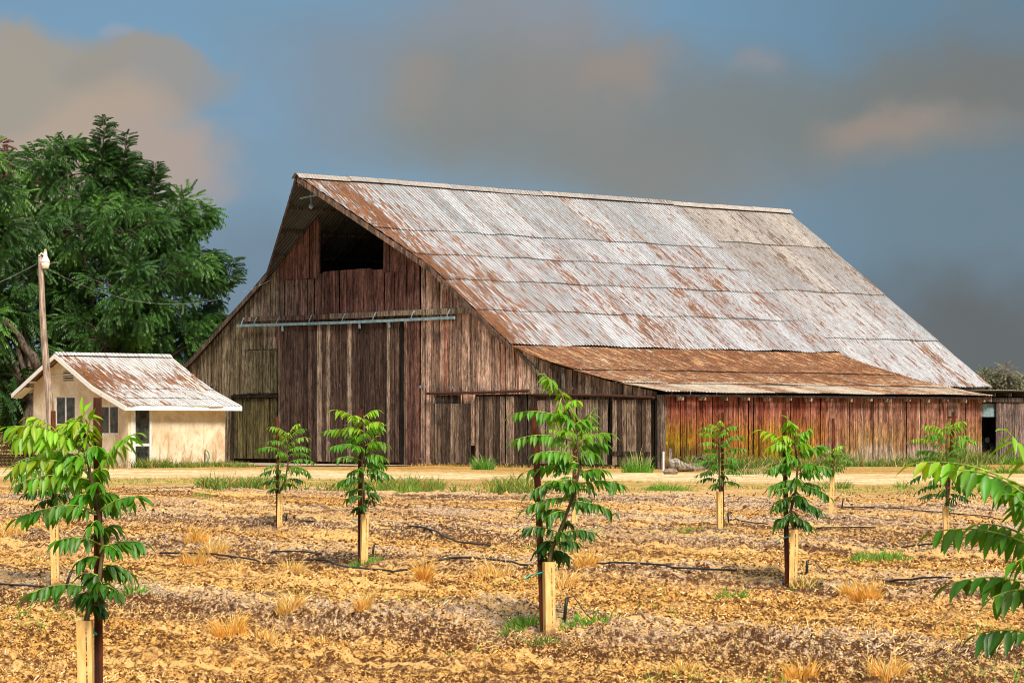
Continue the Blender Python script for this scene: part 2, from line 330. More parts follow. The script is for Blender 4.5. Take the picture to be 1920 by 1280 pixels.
def mat_ground():
    m, t = mat('tilled_soil', .95, .1); c = t.new('ShaderNodeSeparateColor'); t.put(c.inputs[0], colattr(t)); g, tr, be = c.outputs
    co = t.co
    a = t.noise(t.scale(co, (1, .26, 1)), 19, 6, .76, .2); b = t.noise(t.scale(co, (1, .24, 1)), 38, 4, .7, .1); d = t.noise(t.scale(co, (.3, .8, 1)), .8, 5, .6, .8)
    e = t.noise(t.scale(co, (1.3, .5, 1)), 3.2, 5, .7, .6); v = t.noise(t.scale(co, (.25, 1, 1)), 1.6, 4, .65, .5)
    mix1 = t.math('ADD', t.math('MULTIPLY', a, .42), t.math('ADD', t.math('MULTIPLY', b, .38), t.math('MULTIPLY', t.noise(t.scale(co, (1, .3, 1)), 95, 3, .7), .20)))
    c1 = t.mix(t.ramp(mix1, .44, .535), (.12, .042, .009), (.68, .35, .085))
    c1 = t.mix(t.ramp(mix1, .54, .60), c1, (.92, .60, .22))
    c1 = t.mix(t.ramp(mix1, .455, .40), c1, (.028, .010, .004))  # near-black lows: shade of the soil crevices painted into the colour
    c2 = t.mix(t.ramp(mix1, .43, .55), (.19, .11, .065), (.62, .44, .29))       # greyer earth on the ridges
    c2 = t.mix(t.ramp(mix1, .44, .39), c2, (.045, .022, .012)); c2 = t.mix(t.ramp(mix1, .54, .61), c2, (.86, .66, .42))  # ridge earth gets the same painted crevice shade
    cc = t.mix(t.math('MULTIPLY', be, t.ramp(e, .30, .42, .6, 1.)), c1, c2)
    cc = t.mix(t.ramp(d, .50, .66, 0, .55), cc, t.mix(t.ramp(mix1, .4, .6), (.36, .18, .07), (.66, .43, .20)))
    cc = t.mix(t.ramp(v, .56, .66, 0, .7), cc, t.mix(t.ramp(b, .4, .6), (.42, .20, .07), (.72, .45, .18)))   # straw bands
    ct = t.mix(t.ramp(e, .35, .62), (.62, .40, .18), (.92, .74, .48)); ct = t.mix(t.ramp(v, .5, .62, 0, .7), ct, (.50, .33, .15))
    cc = t.mix(t.math('MULTIPLY', tr, t.ramp(t.noise(t.scale(co, (.5, 1, 1)), .9, 5, .7, .5), .40, .52, .35, 1.)), cc, ct)
    cg = t.mix(t.ramp(a, .4, .6), (.13, .12, .022), (.52, .38, .10)); cg = t.mix(t.ramp(e, .45, .6), cg, (.66, .46, .18))
    cc = t.mix(g, cc, cg)
    sx = t.new('ShaderNodeSeparateXYZ'); t.put(sx.inputs[0], co); cb = t.new('ShaderNodeCombineXYZ')
    t.put(cb.inputs[0], t.math('MULTIPLY', sx.outputs[0], .10)); t.put(cb.inputs[1], t.math('ADD', sx.outputs[1], t.math('MULTIPLY', sx.outputs[0], 1.12)))
    r1 = t.noise(cb.outputs[0], .75, 4, .65, .4); r2 = t.noise(cb.outputs[0], 2.6, 4, .7, .3); fld = t.math('SUBTRACT', 1., t.math('ADD', g, tr), True)
    cc = t.mix(t.math('MULTIPLY', fld, t.math('MULTIPLY', t.ramp(r1, .51, .42, 0, .9), t.ramp(mix1, .57, .47))), cc, (.09, .034, .010))
    cc = t.mix(t.math('MULTIPLY', fld, t.ramp(r1, .54, .66, 0, .55)), cc, t.mix(t.ramp(mix1, .44, .54), (.32, .15, .045), (.88, .58, .24)))
    cc = t.mix(t.math('MULTIPLY', fld, t.math('MULTIPLY', t.ramp(r2, .54, .60, 0, .85), t.ramp(mix1, .42, .49))), cc, (.84, .50, .18))
    cc = t.mix(t.math('MULTIPLY', fld, t.math('MULTIPLY', t.ramp(r2, .46, .39, 0, .85), t.ramp(mix1, .58, .5))), cc, (.10, .038, .014))
    t.put(t.p.inputs['Base Color'], cc)
    t.put(t.p.inputs['Normal'], t.bump(mix1, 1.0, .07)); return m
ground = mesh_np('ground', np.stack([X, Y, Z], -1).reshape(-1, 3), Fc, mat_ground(), col=ccol, smooth=True); tag(ground, kind='structure')
# gravel apron before the barn doors (4 mm above the earth)
def mat_gravel():
    m, t = mat('grey_gravel', .95, .1); a = t.noise(t.co, 14, 5, .75); b = t.noise(t.scale(t.co, (.5, 1, 1)), 1.2, 4, .6, .6)
    c = t.mix(t.ramp(a, .38, .62), (.16, .12, .095), (.50, .42, .36)); c = t.mix(t.ramp(b, .45, .62, 0, .7), c, (.50, .36, .22))
    t.put(t.p.inputs['Base Color'], c); t.put(t.p.inputs['Normal'], t.bump(a, .6, .03)); return m

# ------------------------------------------------------------------ barn
CX, CY = 5.44, 109.9; ANG = math.atan2(.690, .724)
barn = thing('barn', 'large weathered wooden barn with a high rusty corrugated roof and a long lean-to', 'barn', (CX, CY, 0), ANG)
M0 = 4.61; MS = .6976
def z_right(s): return M0+MS*(s-7.58)
LEANP = [(7.75, 4.68), (6.3, 4.18), (4.97, 3.82), (2.45, 3.26), (0, 2.86), (-.45, 2.78)]
def interp(P, s):
    P = sorted(P)
    if s <= P[0][0]: return P[0][1]+(s-P[0][0])*(P[1][1]-P[0][1])/(P[1][0]-P[0][0])
    for (a, b), (c, d) in zip(P, P[1:]):
        if s <= c: return b+(d-b)*(s-a)/(c-a)
    return P[-1][1]
LEFTP = [(17.6, 11.6), (22.5, 7.86), (27.3, 4.63), (29.4, 3.4)]
def z_top(s):
    if s < 7.6: return interp(LEANP, s)-.06
    if s <= 17.6: return z_right(s)-.06
    return interp(LEFTP, s)-.06
def zcut(f, s0, s1, brk=()):
    return f
def boards(mb, P0, du, dn, u0, u1, zb, zt, colf, bw=(.2, .3), off=(0, .035), gap=.02, th=.025, nz=5, jag=.03, tilt=.004):
    """vertical boards: P0 + u*du, proud along dn; zb, zt functions of u; colf(u, z, rnd) the colour of the wood"""
    du = Vector(du); dn = Vector(dn); P0 = Vector(P0); x = u0
    while x < u1-.03:
        wd = min(random.uniform(*bw), u1-x); g = gap*random.choice((.5, .7, 1, 1, 1.6, 3)); a, b = x, x+wd-g
        o = random.uniform(*off); rnd = random.random(); r2 = random.random(); tl = random.uniform(-tilt, tilt)
        za, zb_ = zb(a), zb(b); j = random.uniform(0, jag)
        vs = []; cs = []
        for k in range(nz+1):
            f = k/nz
            for (uu, oo) in ((a, 0), (b, 0), (b, th), (a, th)):
                z0 = (za if uu == a else zb_)+j; z1 = zt(uu); z = z0+(z1-z0)*f
                p = P0+du*(uu+tl*(z-z0))+dn*(o+oo); p.z += z; vs.append(p); cs.append(colf(uu if False else (a+b)/2, z, rnd, r2))
        fs = [(3, 2, 1, 0), tuple(nz*4+i for i in range(4))]
        for k in range(nz):
            for i in range(4): fs.append((k*4+i, k*4+(i+1) % 4, (k+1)*4+(i+1) % 4, (k+1)*4+i))
        n0 = len(mb.v); mb.v += [tuple(v) for v in vs]; mb.f += [tuple(i+n0 for i in f) for f in fs]; mb.c += cs
        x += wd
def lerp(a, b, f): f = max(0, min(1, f)); return tuple(a[i]+(b[i]-a[i])*f for i in range(3))
def sc3(c, k): return tuple(v*k for v in c)
DK = (.085, .052, .040); OLV = (.15, .115, .065); PINK = (.86, .60, .46); RED = (.46, .15, .10); GREY = (.26, .21, .17)
def gable_col(s, z, r, r2):
    if s < 13.15: c = lerp(DK, PINK, .22+.78*r); c = lerp(c, RED, .6 if r2 > .8 else .08)
    elif s < 22: c = lerp((.10, .052, .042), (.28, .14, .11), r)
    else: c = lerp(OLV, (.42, .34, .24), r*.8)
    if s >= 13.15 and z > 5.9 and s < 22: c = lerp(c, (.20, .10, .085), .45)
    if s > 18.5 and z > 5.9: c = lerp(c, (.25, .2, .155), min(1, (s-18.5)/4)*.8)
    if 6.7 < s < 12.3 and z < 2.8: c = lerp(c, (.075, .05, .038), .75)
    if s < 6.7: c = lerp(DK, (.60, .45, .34), r*.85)
    return c
def wall_above(lo_list):
    def f(u):
        for a, b, z in lo_list:
            if a <= u <= b: return z
        return .04
    return f
TN = (-1, 0, 0)   # outward at the gable
def gw(mb, s0, s1, zb, zt=None, col=gable_col, o=0., **k):
    zbf = zb if callable(zb) else (lambda u: zb); ztf = (zt if callable(zt) else (lambda u: zt)) if zt is not None else z_top
    boards(mb, (-.0-o, 0, 0), (0, 1, 0), TN, s0, s1, zbf, ztf, col, **k)
mb = MB()
gw(mb, 0.2, 2.3, 2.68, o=.0); gw(mb, 2.3, 6.5, 2.72); gw(mb, 6.5, 12.3, 2.78, bw=(.18, .34), off=(0, .035))   # upper wall over the low doors
gw(mb, 0.25, 12.35, .05, 2.8, col=lambda s, z, r, q: lerp((.05, .035, .028), (.12, .09, .07), r), o=-.06)
gw(mb, 12.3, 13.15, .05, bw=(.2, .34), off=(0, .04))
gw(mb, 13.15, 15.25, .05, lambda s: min(z_top(s), 7.72 if s > 13.9 else 20), bw=(.2, .3))
gw(mb, 13.9, 15.25, 7.72, o=.02, bw=(.2, .3))                                                           # right of the hay door
gw(mb, 15.25, 19.4, .05, lambda s: 7.88-.012*(s-15.2)+(.06 if 16.0 < s < 19 else -.02), bw=(.17, .27))
gw(mb, 19.4, 21.9, .05, 7.62, bw=(.2, .3)); gw(mb, 19.4, 21.9, 7.62, lambda s: z_top(s), o=.02, col=lambda s, z, r, q: lerp((.13, .06, .05), (.27, .14, .11), r), bw=(.22, .34))
gw(mb, 21.9, 25.0, 2.9, lambda s: z_top(s), bw=(.2, .3)); gw(mb, 21.9, 25.0, .06, 2.9, o=-.06)
gw(mb, 25.0, 29.3, .05, bw=(.2, .3))
# patches nailed over the wall
gw(mb, 21.75, 23.9, 2.95, 4.75, o=.05, col=lambda s, z, r, q: lerp((.13, .11, .06), (.24, .20, .12), r)); gw(mb, 21.8, 24.1, 4.77, 5.75, o=.045)
gw(mb, 9.9, 10.75, .8, 2.8, o=.02, col=lambda s, z, r, q: lerp(PINK, RED, r*.5))
mb.build('front_wall', WOOD, barn)
# side wall of the lean-to, faded red paint, yellow moss below
def side_col(tt, z, r, r2):
    top = lerp((.25, .06, .042), (.48, .20, .15), r)
    mid = lerp((.27, .085, .022), (.46, .19, .05), r2)
    grn = lerp((.28, .16, .010), (.48, .30, .02), r)
    c = lerp(mid, top, (z-1.3)/1.0)
    g = (1.25 if tt < 1.6 else (.55 if tt < 4 else .9))*(.5+.5*math.sin(tt*1.1+1)+.35*(r-.5))
    c = lerp(c, grn, 1.25*max(0, g)*max(0, min(1, (1.8-z)/1.0))*.9)
    if tt > 9: c = lerp(c, (.44, .29, .22), .25+.5*r*(r2))
    if 8.5 < tt and z < .75+.12*math.sin(tt*2.2): c = lerp(c, (.52, .41, .34), .6)
    if tt < 2.2 and z < .7: c = lerp(c, (.08, .05, .03), .6)
    return c
mb = MB(); boards(mb, (0, 0, 0), (1, 0, 0), (0, -1, 0), .15, 18.9, lambda u: .08, lambda u: 2.74, side_col, bw=(.27, .31), off=(0, .03), nz=9, gap=.022)
boards(mb, (0, -.035, 0), (1, 0, 0), (0, -1, 0), 16.6, 17.3, lambda u: 1.95, lambda u: 2.74, lambda *a: (.26, .16, .12), bw=(.3, .33), nz=3)
mb.build('side_wall', WOOD, barn)
mb = MB(); c = lambda s, z, r, q: lerp(DK, GREY, r)
boards(mb, (27, 0, 0), (0, 1, 0), (1, 0, 0), 5.9, 29.3, lambda u: .05, lambda u: z_top(u)if u > 7.6 else z_right(u)-.06, c, bw=(.5, .7), nz=2)
boards(mb, (18.9, 0, 0), (0, 1, 0), (1, 0, 0), 0.05, 7.6, lambda u: .05, z_top, c, bw=(.5, .7), nz=2)
boards(mb, (0, 29.3, 0), (1, 0, 0), (0, 1, 0), 0, 27, lambda u: .05, lambda u: 3.35, c, bw=(.5, .7), nz=2)
boards(mb, (0, 6.0, 0), (1, 0, 0), (0, -1, 0), 18.95, 27, lambda u: .05, lambda u: 3.3, c, bw=(.4, .6), nz=2)
mb.build('back_wall', WOOD, barn)
# corner post, struts and rake boards
def wcol(c): return c
mb = MB(); mb.box(-.09, .12, -.10, .14, 0, 2.72, (.19, .15, .12)); mb.box(-.12, -.05, .12, .2, .0, 2.6, (.03, .022, .018)); mb.build('corner_post', WOOD, barn)
def rake(mb, pts, wd=.22, th=.05, col=(.17, .11, .085)):
    for p, q in zip(pts, pts[1:]): 
        p = Vector(p); q = Vector(q); d = Vector((0, q.y-p.y, q.z-p.z))
        mb.hexa([p+Vector((-th/2, 0, -wd)), p+Vector((th/2, 0, -wd)), p+Vector((th/2, 0, 0)), p+Vector((-th/2, 0, 0)), q+Vector((-th/2, 0, -wd)), q+Vector((th/2, 0, -wd)), q+Vector((th/2, 0, 0)), q+Vector((-th/2, 0, 0))], col)
PT = -2.67; KR = 12.28; KL = 22.4; OV = -.32
def t_edge(s):
    if s <= KR or s >= KL: return OV
    return OV+(PT-OV)*((s-KR)/(17.6-KR) if s < 17.6 else (KL-s)/(KL-17.6))
mb = MB()
rake(mb, [(t_edge(s), s, z_right(s)-.02) for s in (17.55, KR, 7.6)])
rake(mb, [(-.10, 7.62, 4.62), (-.10, 5.9, 3.36)], wd=.17, th=.04, col=(.24, .19, .15))
rake(mb, [(t_edge(s), s, interp(LEFTP, s)-.02) for s in (17.65, KL, 27.3, 29.35)], col=(.14, .10, .08))
mb.build('rake_board', WOOD, barn)
# corrugated sheets
def sheets(name, profs, material, colf, pitch=PITCH, amp=.02, sheet=.9, parent=barn, lift=.05, nsub=3, flip=1):
    """profs: list of (t0, t1, [(s_hi, s_lo)...], zfun, edge) ; one mesh"""
    Vs = []; Fs = []; Cs = []; base_n = 0
    for (t0, t1, courses, zf, edge) in profs:
        n = int((t1-t0)/pitch*4)+1; ts = np.linspace(t0, t1, n)
        for ci, (sh, sl) in enumerate(courses):
            S = np.zeros((nsub+1, n)); ok = np.ones(n, bool)
            hi = np.full(n, sh); lo = np.full(n, sl)
            if edge: lo2, hi2 = edge(ts); 
            if edge:
                a = np.minimum(hi, lo); b = np.maximum(hi, lo); a = np.maximum(a, lo2); b = np.minimum(b, hi2); ok = b > a+.01
                if sh > sl: hi, lo = b, a
                else: hi, lo = a, b
            off = .16*np.sin(ts*.9+ci*2)*0
            V = []; C = []
            ran = hsh(np.floor((ts+ci*.37)/sheet), ci*np.ones(n), 5); ran2 = hsh(np.floor((ts+ci*.37)/sheet), ci*np.ones(n), 8)
            for k in range(nsub+1):
                f = k/nsub; s = hi+(lo-hi)*f
                if k == nsub: s = s+(.03*np.sin(ts*1.7+ci)+.05*(ran2-.5))*(1 if sl < sh else -1)*-1
                z = np.array([zf(v) for v in s])+amp*np.sin(ts/pitch*2*np.pi)+lift*f+.006*(ran-.5)+.012*np.sin(ts*.8+s*.7+ci)
                V.append(np.stack([ts, s, z], -1)); C.append(colf(ts, s, ran, ran2))
            V = np.array(V); C = np.array(C); idx = np.arange((nsub+1)*n).reshape(nsub+1, n)+base_n
            q = np.stack([idx[:-1, :-1], idx[1:, :-1], idx[1:, 1:], idx[:-1, 1:]], -1)
            good = ok[:-1] & ok[1:]; q = q[:, good].reshape(-1, 4)
            Vs.append(V.reshape(-1, 3)); Cs.append(C.reshape(-1, 3)); Fs.append(q); base_n += (nsub+1)*n
    return mesh_np(name, np.concatenate(Vs), np.concatenate(Fs), material, parent, np.concatenate(Cs), smooth=True)
def main_col(ts, s, r, r2):
    ru = .41+.09*(r > .8)*r2+.20*np.clip((3.5-ts)/5, 0, 1)+.10*np.clip((9-np.abs(s-10.5)*1.5)/9, 0, 1)*(ts < 19)+.05*r
    tn = .22+.62*r2+.25*np.clip((12-s)/5, 0, 1); ru = ru+.05*(ts > 19.15); tan = np.where(ts > 19.15, .55-.5*np.clip((14.5-s)/5, 0, 1)+.2*(r2-.5), .12*np.clip((s-14)/4, 0, 1)+.08*r)
    return np.stack([ru, np.clip(tn, 0, 1), tan], -1)
def edge_main(ts):
    lo = np.where(ts < OV, KR+(17.6-KR)*(OV-ts)/(OV-PT), -99); return lo, np.full(len(ts), 99.)
def edge_left(ts):
    hi = np.where(ts < OV, KL-(KL-17.6)*(OV-ts)/(OV-PT), 99); return np.full(len(ts), -99.), hi
CL = [(17.55, 14.45), (14.65, 12.97), (13.15, 11.45), (11.65, 9.65), (9.85, 7.66)]
CR = [(17.55, 14.97), (15.15, 11.72), (11.9, 8.65), (8.85, 5.7)]
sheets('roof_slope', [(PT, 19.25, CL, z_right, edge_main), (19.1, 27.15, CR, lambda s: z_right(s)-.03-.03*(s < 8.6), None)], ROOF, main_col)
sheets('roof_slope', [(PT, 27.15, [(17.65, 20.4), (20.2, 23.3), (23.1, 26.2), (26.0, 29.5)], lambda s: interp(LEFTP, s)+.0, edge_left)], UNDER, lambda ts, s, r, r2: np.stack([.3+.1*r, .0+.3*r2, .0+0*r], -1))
def lean_col(ts, s, r, r2):
    ru = .60+.12*r-.0*s; lowc = np.clip((1.9-s)/.4, 0, 1); ru = ru-lowc*(.14+.8*(r2 > .5))
    mid = np.clip(1-np.abs(s-2.9)/1.3, 0, 1); ru = ru-mid*.10*r2
    return np.stack([ru, .45+.5*r2, 0*r], -1)
zl = lambda s: interp(LEANP, s)
sheets('lean_to_roof', [(-.28, 19.15, [(7.72, 4.3), (4.5, 1.75), (1.95, -.42)], zl, None)], RUST, lean_col, sheet=1.3, nsub=6, amp=.02)
# ridge cap
mb = MB()
for i in range(11):
    t0 = PT-.05+i*2.72; t1 = min(t0+2.78, 27.2); dz = .01*(i % 2)+.02*math.sin(i*1.3)
    cc = random.choice(((.50, .45, .2), (.40, .6, .5), (.3, .8, .6))) if i < 8 else (.35, 1, .6)
    vs = []
    for tt in (t0, t1):
        for (ds, z) in ((-.26, -.165), (-.05, .03), (.05, .03), (.26, -.18)): vs.append((tt, 17.6+ds, 11.66+z+dz))
    mb.add(vs, [(0, 1, 5, 4), (1, 2, 6, 5), (2, 3, 7, 6)], cc)
mb.build('ridge_cap', ROOF, barn)
# purlins and rafters seen under the hood and in the hay door
mb = MB()
for s in (14.0, 15.4, 16.7, 17.4): mb.bar((t_edge(s)+.05, s, z_right(s)-.12), (8, s, z_right(s)-.12), .05, .10, col=(.07, .055, .045))
for s in (17.8, 19.0, 20.2, 21.4): mb.bar((t_edge(s)+.05, s, interp(LEFTP, s)-.12), (8, s, interp(LEFTP, s)-.12), .05, .10, col=(.15, .12, .10))
for tt in (1.5, 3, 4.5, 6):
    mb.bar((tt, 17.6, 11.4), (tt, 8, z_right(8)-.25), .05, .15, col=(.06, .05, .04)); mb.bar((tt, 17.6, 11.4), (tt, 26, interp(LEFTP, 26)-.25), .05, .15, col=(.06, .05, .04))
mb.bar((PT+.1, 17.6, 11.25), (8, 17.6, 11.25), .10, .16, col=(.22, .19, .17))
mb.build('purlins', WOOD, barn)
mb = MB(); mb.bar((-1.9, 16.9, 10.85), (-1.9, 18.3, 10.75), .05, .06, col=(.5, .48, .45)); mb.tube([(-1.9, 17.6, 11.2), (-1.9, 17.6, 10.5)], .02, 6); mb.tube([(-1.9, 17.45, 11.2), (-1.9, 17.45, 10.75)], .015, 6)
mb.lathe([(.01, -.12), (.09, -.06), (.10, 0), (.05, .08), (.01, .1)], (-1.9, 17.6, 10.4), 10); mb.build('hay_trolley', GALV, barn)
# hay loft interior: a loft floor and a tie wall give the opening its depth
mb = MB(); mb.box(.15, 8, 14.0, 21.5, 7.55, 7.7, (.05, .04, .03)); mb.build('loft', WOOD, barn)
# hay door jambs and sill
mb = MB(); mb.box(-.07, .03, 15.2, 15.3, 7.8, z_right(15.25)-.15, (.13, .08, .065)); mb.build('hay_door_jamb', WOOD, barn); mb = MB(); mb.box(-.07, .03, 19.32, 19.42, 7.8, 9.9, (.22, .12, .10)); mb.build('hay_door_jamb', WOOD, barn)
# great sliding door
dr = MB(); boards(dr, (-.16, 0, 0), (0, 1, 0), TN, 14.2, 21.75, lambda u: .12, lambda u: 5.76+.0*u, lambda s, z, r, q: lerp(lerp((.060, .036, .028), (.16, .10, .075), r*r), (.38, .28, .21), 1 if (q > .84 or 17.0 < s < 17.5) else 0), bw=(.2, .32), off=(0, .03), gap=.02, nz=4)
for z in (.45, 2.9, 5.3): dr.box(-.15, -.10, 14.25, 21.7, z, z+.2, (.05, .035, .03))
dr.build('sliding_door', WOOD, barn)
mb = MB(); mb.box(-.2, -.02, 13.98, 14.12, .05, 5.8, (.016, .012, .010)); mb.box(-.14, -.05, 13.86, 13.96, .05, 5.75, (.20, .13, .10)); mb.build('door_stop', WOOD, barn)
mb = MB()
for i in range(5): s0 = 10.05+i*2.83; mb.box(-.17, -.05, s0, min(s0+2.8, 24.15), 5.95+.018*math.sin(i*2)-.0, 6.16+.02*math.cos(i), lerp((.15, .09, .07), (.28, .22, .16), random.random()))
tk = mb.build('track_board', WOOD, barn)
mb = MB(); P = [(-.27, s, 5.80+.0*s-.03*math.sin((s-10.8)/13.4*math.pi)) for s in np.linspace(10.85, 24.4, 14)]
for p, q in zip(P, P[1:]): mb.bar(p, q, .08, .11)
tr_o = mb.build('door_track', GALV, barn)
for s in (11.2, 13.3, 15.6, 17.5, 19.6, 21.7, 23.2, 24.05):
    mb = MB(); mb.tube([(-.18, s, 6.12), (-.24, s, 6.06), (-.27, s+.04, 5.95), (-.27, s+.1, 5.84)], .022, 6); mb.build('bracket', GALV, tr_o)
for s in (14.7, 16.5, 21.4):
    mb = MB(); mb.box(-.29, -.25, s-.05, s+.05, 5.5, 5.75); mb.build('hanger', GALV, tr_o)
# small left door
dl = MB(); boards(dl, (-.05, 0, 0), (0, 1, 0), TN, 22.0, 24.9, lambda u: .2, lambda u: 2.72, lambda s, z, r, q: lerp((.10, .085, .035), (.19, .155, .07), r), nz=3); d = dl.build('side_door', WOOD, barn)
mb = MB(); mb.box(-.16, -.02, 21.9, 25.0, 2.76, 2.87, (.03, .022, .018)); mb.box(-.1, 0, 24.92, 25.05, .05, 2.76, (.06, .045, .035)); mb.box(-.02, .02, 21.98, 24.9, .05, .2, (.02, .015, .012)); mb.build('door_header', WOOD, barn)
# low sliding doors at the right with their iron pipe tracks
dk = lambda s, z, r, q: lerp((.075, .05, .038), (.44, .32, .24), r*r)
d = MB(); boards(d, (-.10, 0, 0), (0, 1, 0), TN, 7.4, 9.9, lambda u: .12, lambda u: 2.72, dk, off=(0, .03), gap=.03, nz=4); d.build('low_door', WOOD, barn)
d = MB(); boards(d, (-.12, 0, 0), (0, 1, 0), TN, 10.05, 12.25, lambda u: .12, lambda u: 2.45, dk, off=(0, .03), gap=.03, nz=4)
d.build('low_door', WOOD, barn)
d = MB(); boards(d, (-.12, 0, 0), (0, 1, 0), TN, 2.62, 6.35, lambda u: .15, lambda u: 2.56, lambda s, z, r, q: lerp((.09, .066, .052), (.52, .39, .30), r), off=(0, .03), gap=.025, nz=4, tilt=0); d.build('lean_to_door', WOOD, barn)
d = MB(); boards(d, (-.14, 0, 0), (0, 1, 0), TN, .38, 2.38, lambda u: .12, lambda u: 2.54, dk, off=(0, .02), gap=.02, nz=4, tilt=0)
d.box(-.2, -.16, .4, 2.35, .5, .65, (.07, .05, .04)); d.build('lean_to_door', WOOD, barn)
mb = MB(); mb.box(-.02, .02, .12, .36, .05, 2.6, (.01, .008, .007)); mb.build('gap_shade_strip', WOOD, barn); mb = MB(); mb.hexa([(-.15, 2.3, .1), (-.1, 2.3, .1), (-.1, 2.66, .1), (-.15, 2.66, .1), (-.15, 2.36, 2.5), (-.1, 2.36, 2.5), (-.1, 2.42, 2.5), (-.15, 2.42, 2.5)], (.01, .008, .007)); mb.build('gap_shade_strip', WOOD, barn)  # solid near-black strips paint the darkness of the gaps beside the doors
mb = MB(); mb.tube([(-.2, 12.55, 2.86), (-.2, 11, 2.87), (-.2, 9, 2.88), (-.2, 6.75, 2.92)], .055, 8, jit=.05); mb.build('pipe_track', IRON, barn)
mb = MB(); mb.tube([(-.22, 6.45, 2.78), (-.22, 4, 2.74), (-.22, 2, 2.69), (-.22, .15, 2.62)], .05, 8, jit=.05); mb.build('pipe_track', IRON, barn)
mb = MB(); mb.bar((-.14, 4.95, 3.0), (-.14, 4.95, 3.78), .14, .05, up=(1, 0, 0), col=(.24, .20, .17)); mb.bar((-.1, 5.7, 3.85), (-.1, 4.9, 3.66), .2, .04, up=(1, 0, 0), col=(.10, .08, .06)); mb.build('patch_board', WOOD, barn)
# rafter tails under the lean-to eave
for k in range(16):
    mb = MB(); tt = .75+k*1.19; mb.box(tt-.03, tt+.03, -.40, -.02, 2.53+.02*math.sin(k*3), 2.735, (.42, .32, .24) if k % 3 else (.6, .5, .4)); mb.build('rafter_tail', WOOD, barn)
mb = MB(); mb.box(-.1, 19.0, -.42, -.38, 2.66, 2.735, (.05, .03, .025)); mb.build('eave_board', WOOD, barn)
# posts that carry the lean-to and the nave (inside)
# gravel apron
mg = MB(); gp = [(-.25, 13, 0), (-.25, 27, 0)]+[(-3.2-2.2*math.sin((27-q)/14*3.1)+random.uniform(-.5, .5), q, 0) for q in np.linspace(27, 13, 40)]; mg.add(gp, [tuple(range(len(gp)))[::-1]])
gpad = mg.build('gravel_apron', mat_gravel()); gpad.location = (CX, CY, .036); gpad.rotation_euler = (0, 0, ANG); tag(gpad, kind='structure')

# ------------------------------------------------------------------ shed at the right
def L2W(tt, s, z=0): return (CX+.724*tt-.690*s, CY+.690*tt+.724*s, z)
shed = thing('shed', 'low grey board shed with a flat tin roof joined to the barn', 'shed', L2W(19, 0), ANG)
mb = MB(); boards(mb, (0, 0, 0), (1, 0, 0), (0, -1, 0), .82, 9.5, lambda u: .06, lambda u: 2.55, lambda s, z, r, q: lerp((.12, .085, .075), (.30, .22, .20), r), off=(0, .02)); mb.build('wall', WOOD, shed)
mb = MB(); boards(mb, (0, 5.5, 0), (1, 0, 0), (0, 1, 0), 2.2, 9.5, lambda u: .06, lambda u: 2.75, lambda *a: (.08, .06, .05), bw=(.4, .5), nz=1); boards(mb, (9.5, 0, 0), (0, 1, 0), (1, 0, 0), 0, 5.5, lambda u: .06, lambda u: 2.7, lambda *a: (.1, .08, .07), bw=(.4, .5), nz=1); mb.build('back_wall', WOOD, shed)
mb = MB(); mb.box(-.02, .42, -.12, .02, 2.56, 2.76, (.34, .25, .19)); mb.box(.43, 9.6, -.10, .02, 2.56, 2.74, (.10, .08, .07)); mb.build('header', WOOD, shed)
for k in range(9): mb = MB(); mb.box(.4+k*1.05, .46+k*1.05, -.3, 5.6, 2.78, 2.93, (.11, .09, .075)); mb.build('rafter', WOOD, shed)
sheets('roof', [(-.1, 9.9, [(5.8, 2.4), (2.6, -.4)], lambda s: 2.98+.03*(s > 2.5), None)], ROOF, lambda ts, s, r, r2: np.stack([.25+.1*r, .8+.2*r2, .15+0*r], -1), parent=shed)
tin = MB(); tin.box(.05, 1.1, 0, .03, 1.95, 2.5); o = tin.build('sky_glimpse_panel', GALV, shed); o.location = (0.0, .12, 0)  # added pale panel standing in for sky glimpsed through the open back
# old truck parked in the shed gap
trk = thing('old_truck', 'dark old farm truck standing inside the shed doorway', 'truck', L2W(20.0, 1.3), ANG+R(-10))
TB = mat_simple('dark_truck_paint', (.012, .012, .013), (.05, .045, .04), 5, .5, spec=.5)
mb = MB()
for i in range(8):
    a = math.pi*i/7; 
hood = [(x, 1.05+.22*math.cos((x)/.62*math.pi/2)) for x in np.linspace(-.6, .6, 9)]
vs = [(x, -.2, z) for x, z in hood]+[(x, 1.1, z+.08) for x, z in hood]+[(-.6, -.25, .55), (.6, -.25, .55), (-.6, 1.1, .55), (.6, 1.1, .55)]
fs = [(i, i+1, 9+i+1, 9+i) for i in range(8)]+[tuple(range(8, -1, -1))+(18, 19)]+[(0, 9, 20, 18), (8, 19, 21, 17), (18, 20, 21, 19)]
mb.add(vs, fs); body = mb.build('hood', TB, trk, smooth=False)
mb = MB(); mb.hexa([(-.78, 1.1, .55), (.78, 1.1, .55), (.78, 2.4, .55), (-.78, 2.4, .55), (-.66, 1.3, 1.9), (.66, 1.3, 1.9), (.66, 2.35, 1.92), (-.66, 2.35, 1.92)]); cab = mb.build('cab', TB, trk)
mb = MB(); mb.hexa([(-.6, 1.165, 1.4), (.6, 1.165, 1.4), (.6, 1.19, 1.4), (-.6, 1.19, 1.4), (-.55, 1.255, 1.78), (.55, 1.255, 1.78), (.55, 1.28, 1.8), (-.55, 1.28, 1.8)]); mb.build('windshield', GLASS, cab)
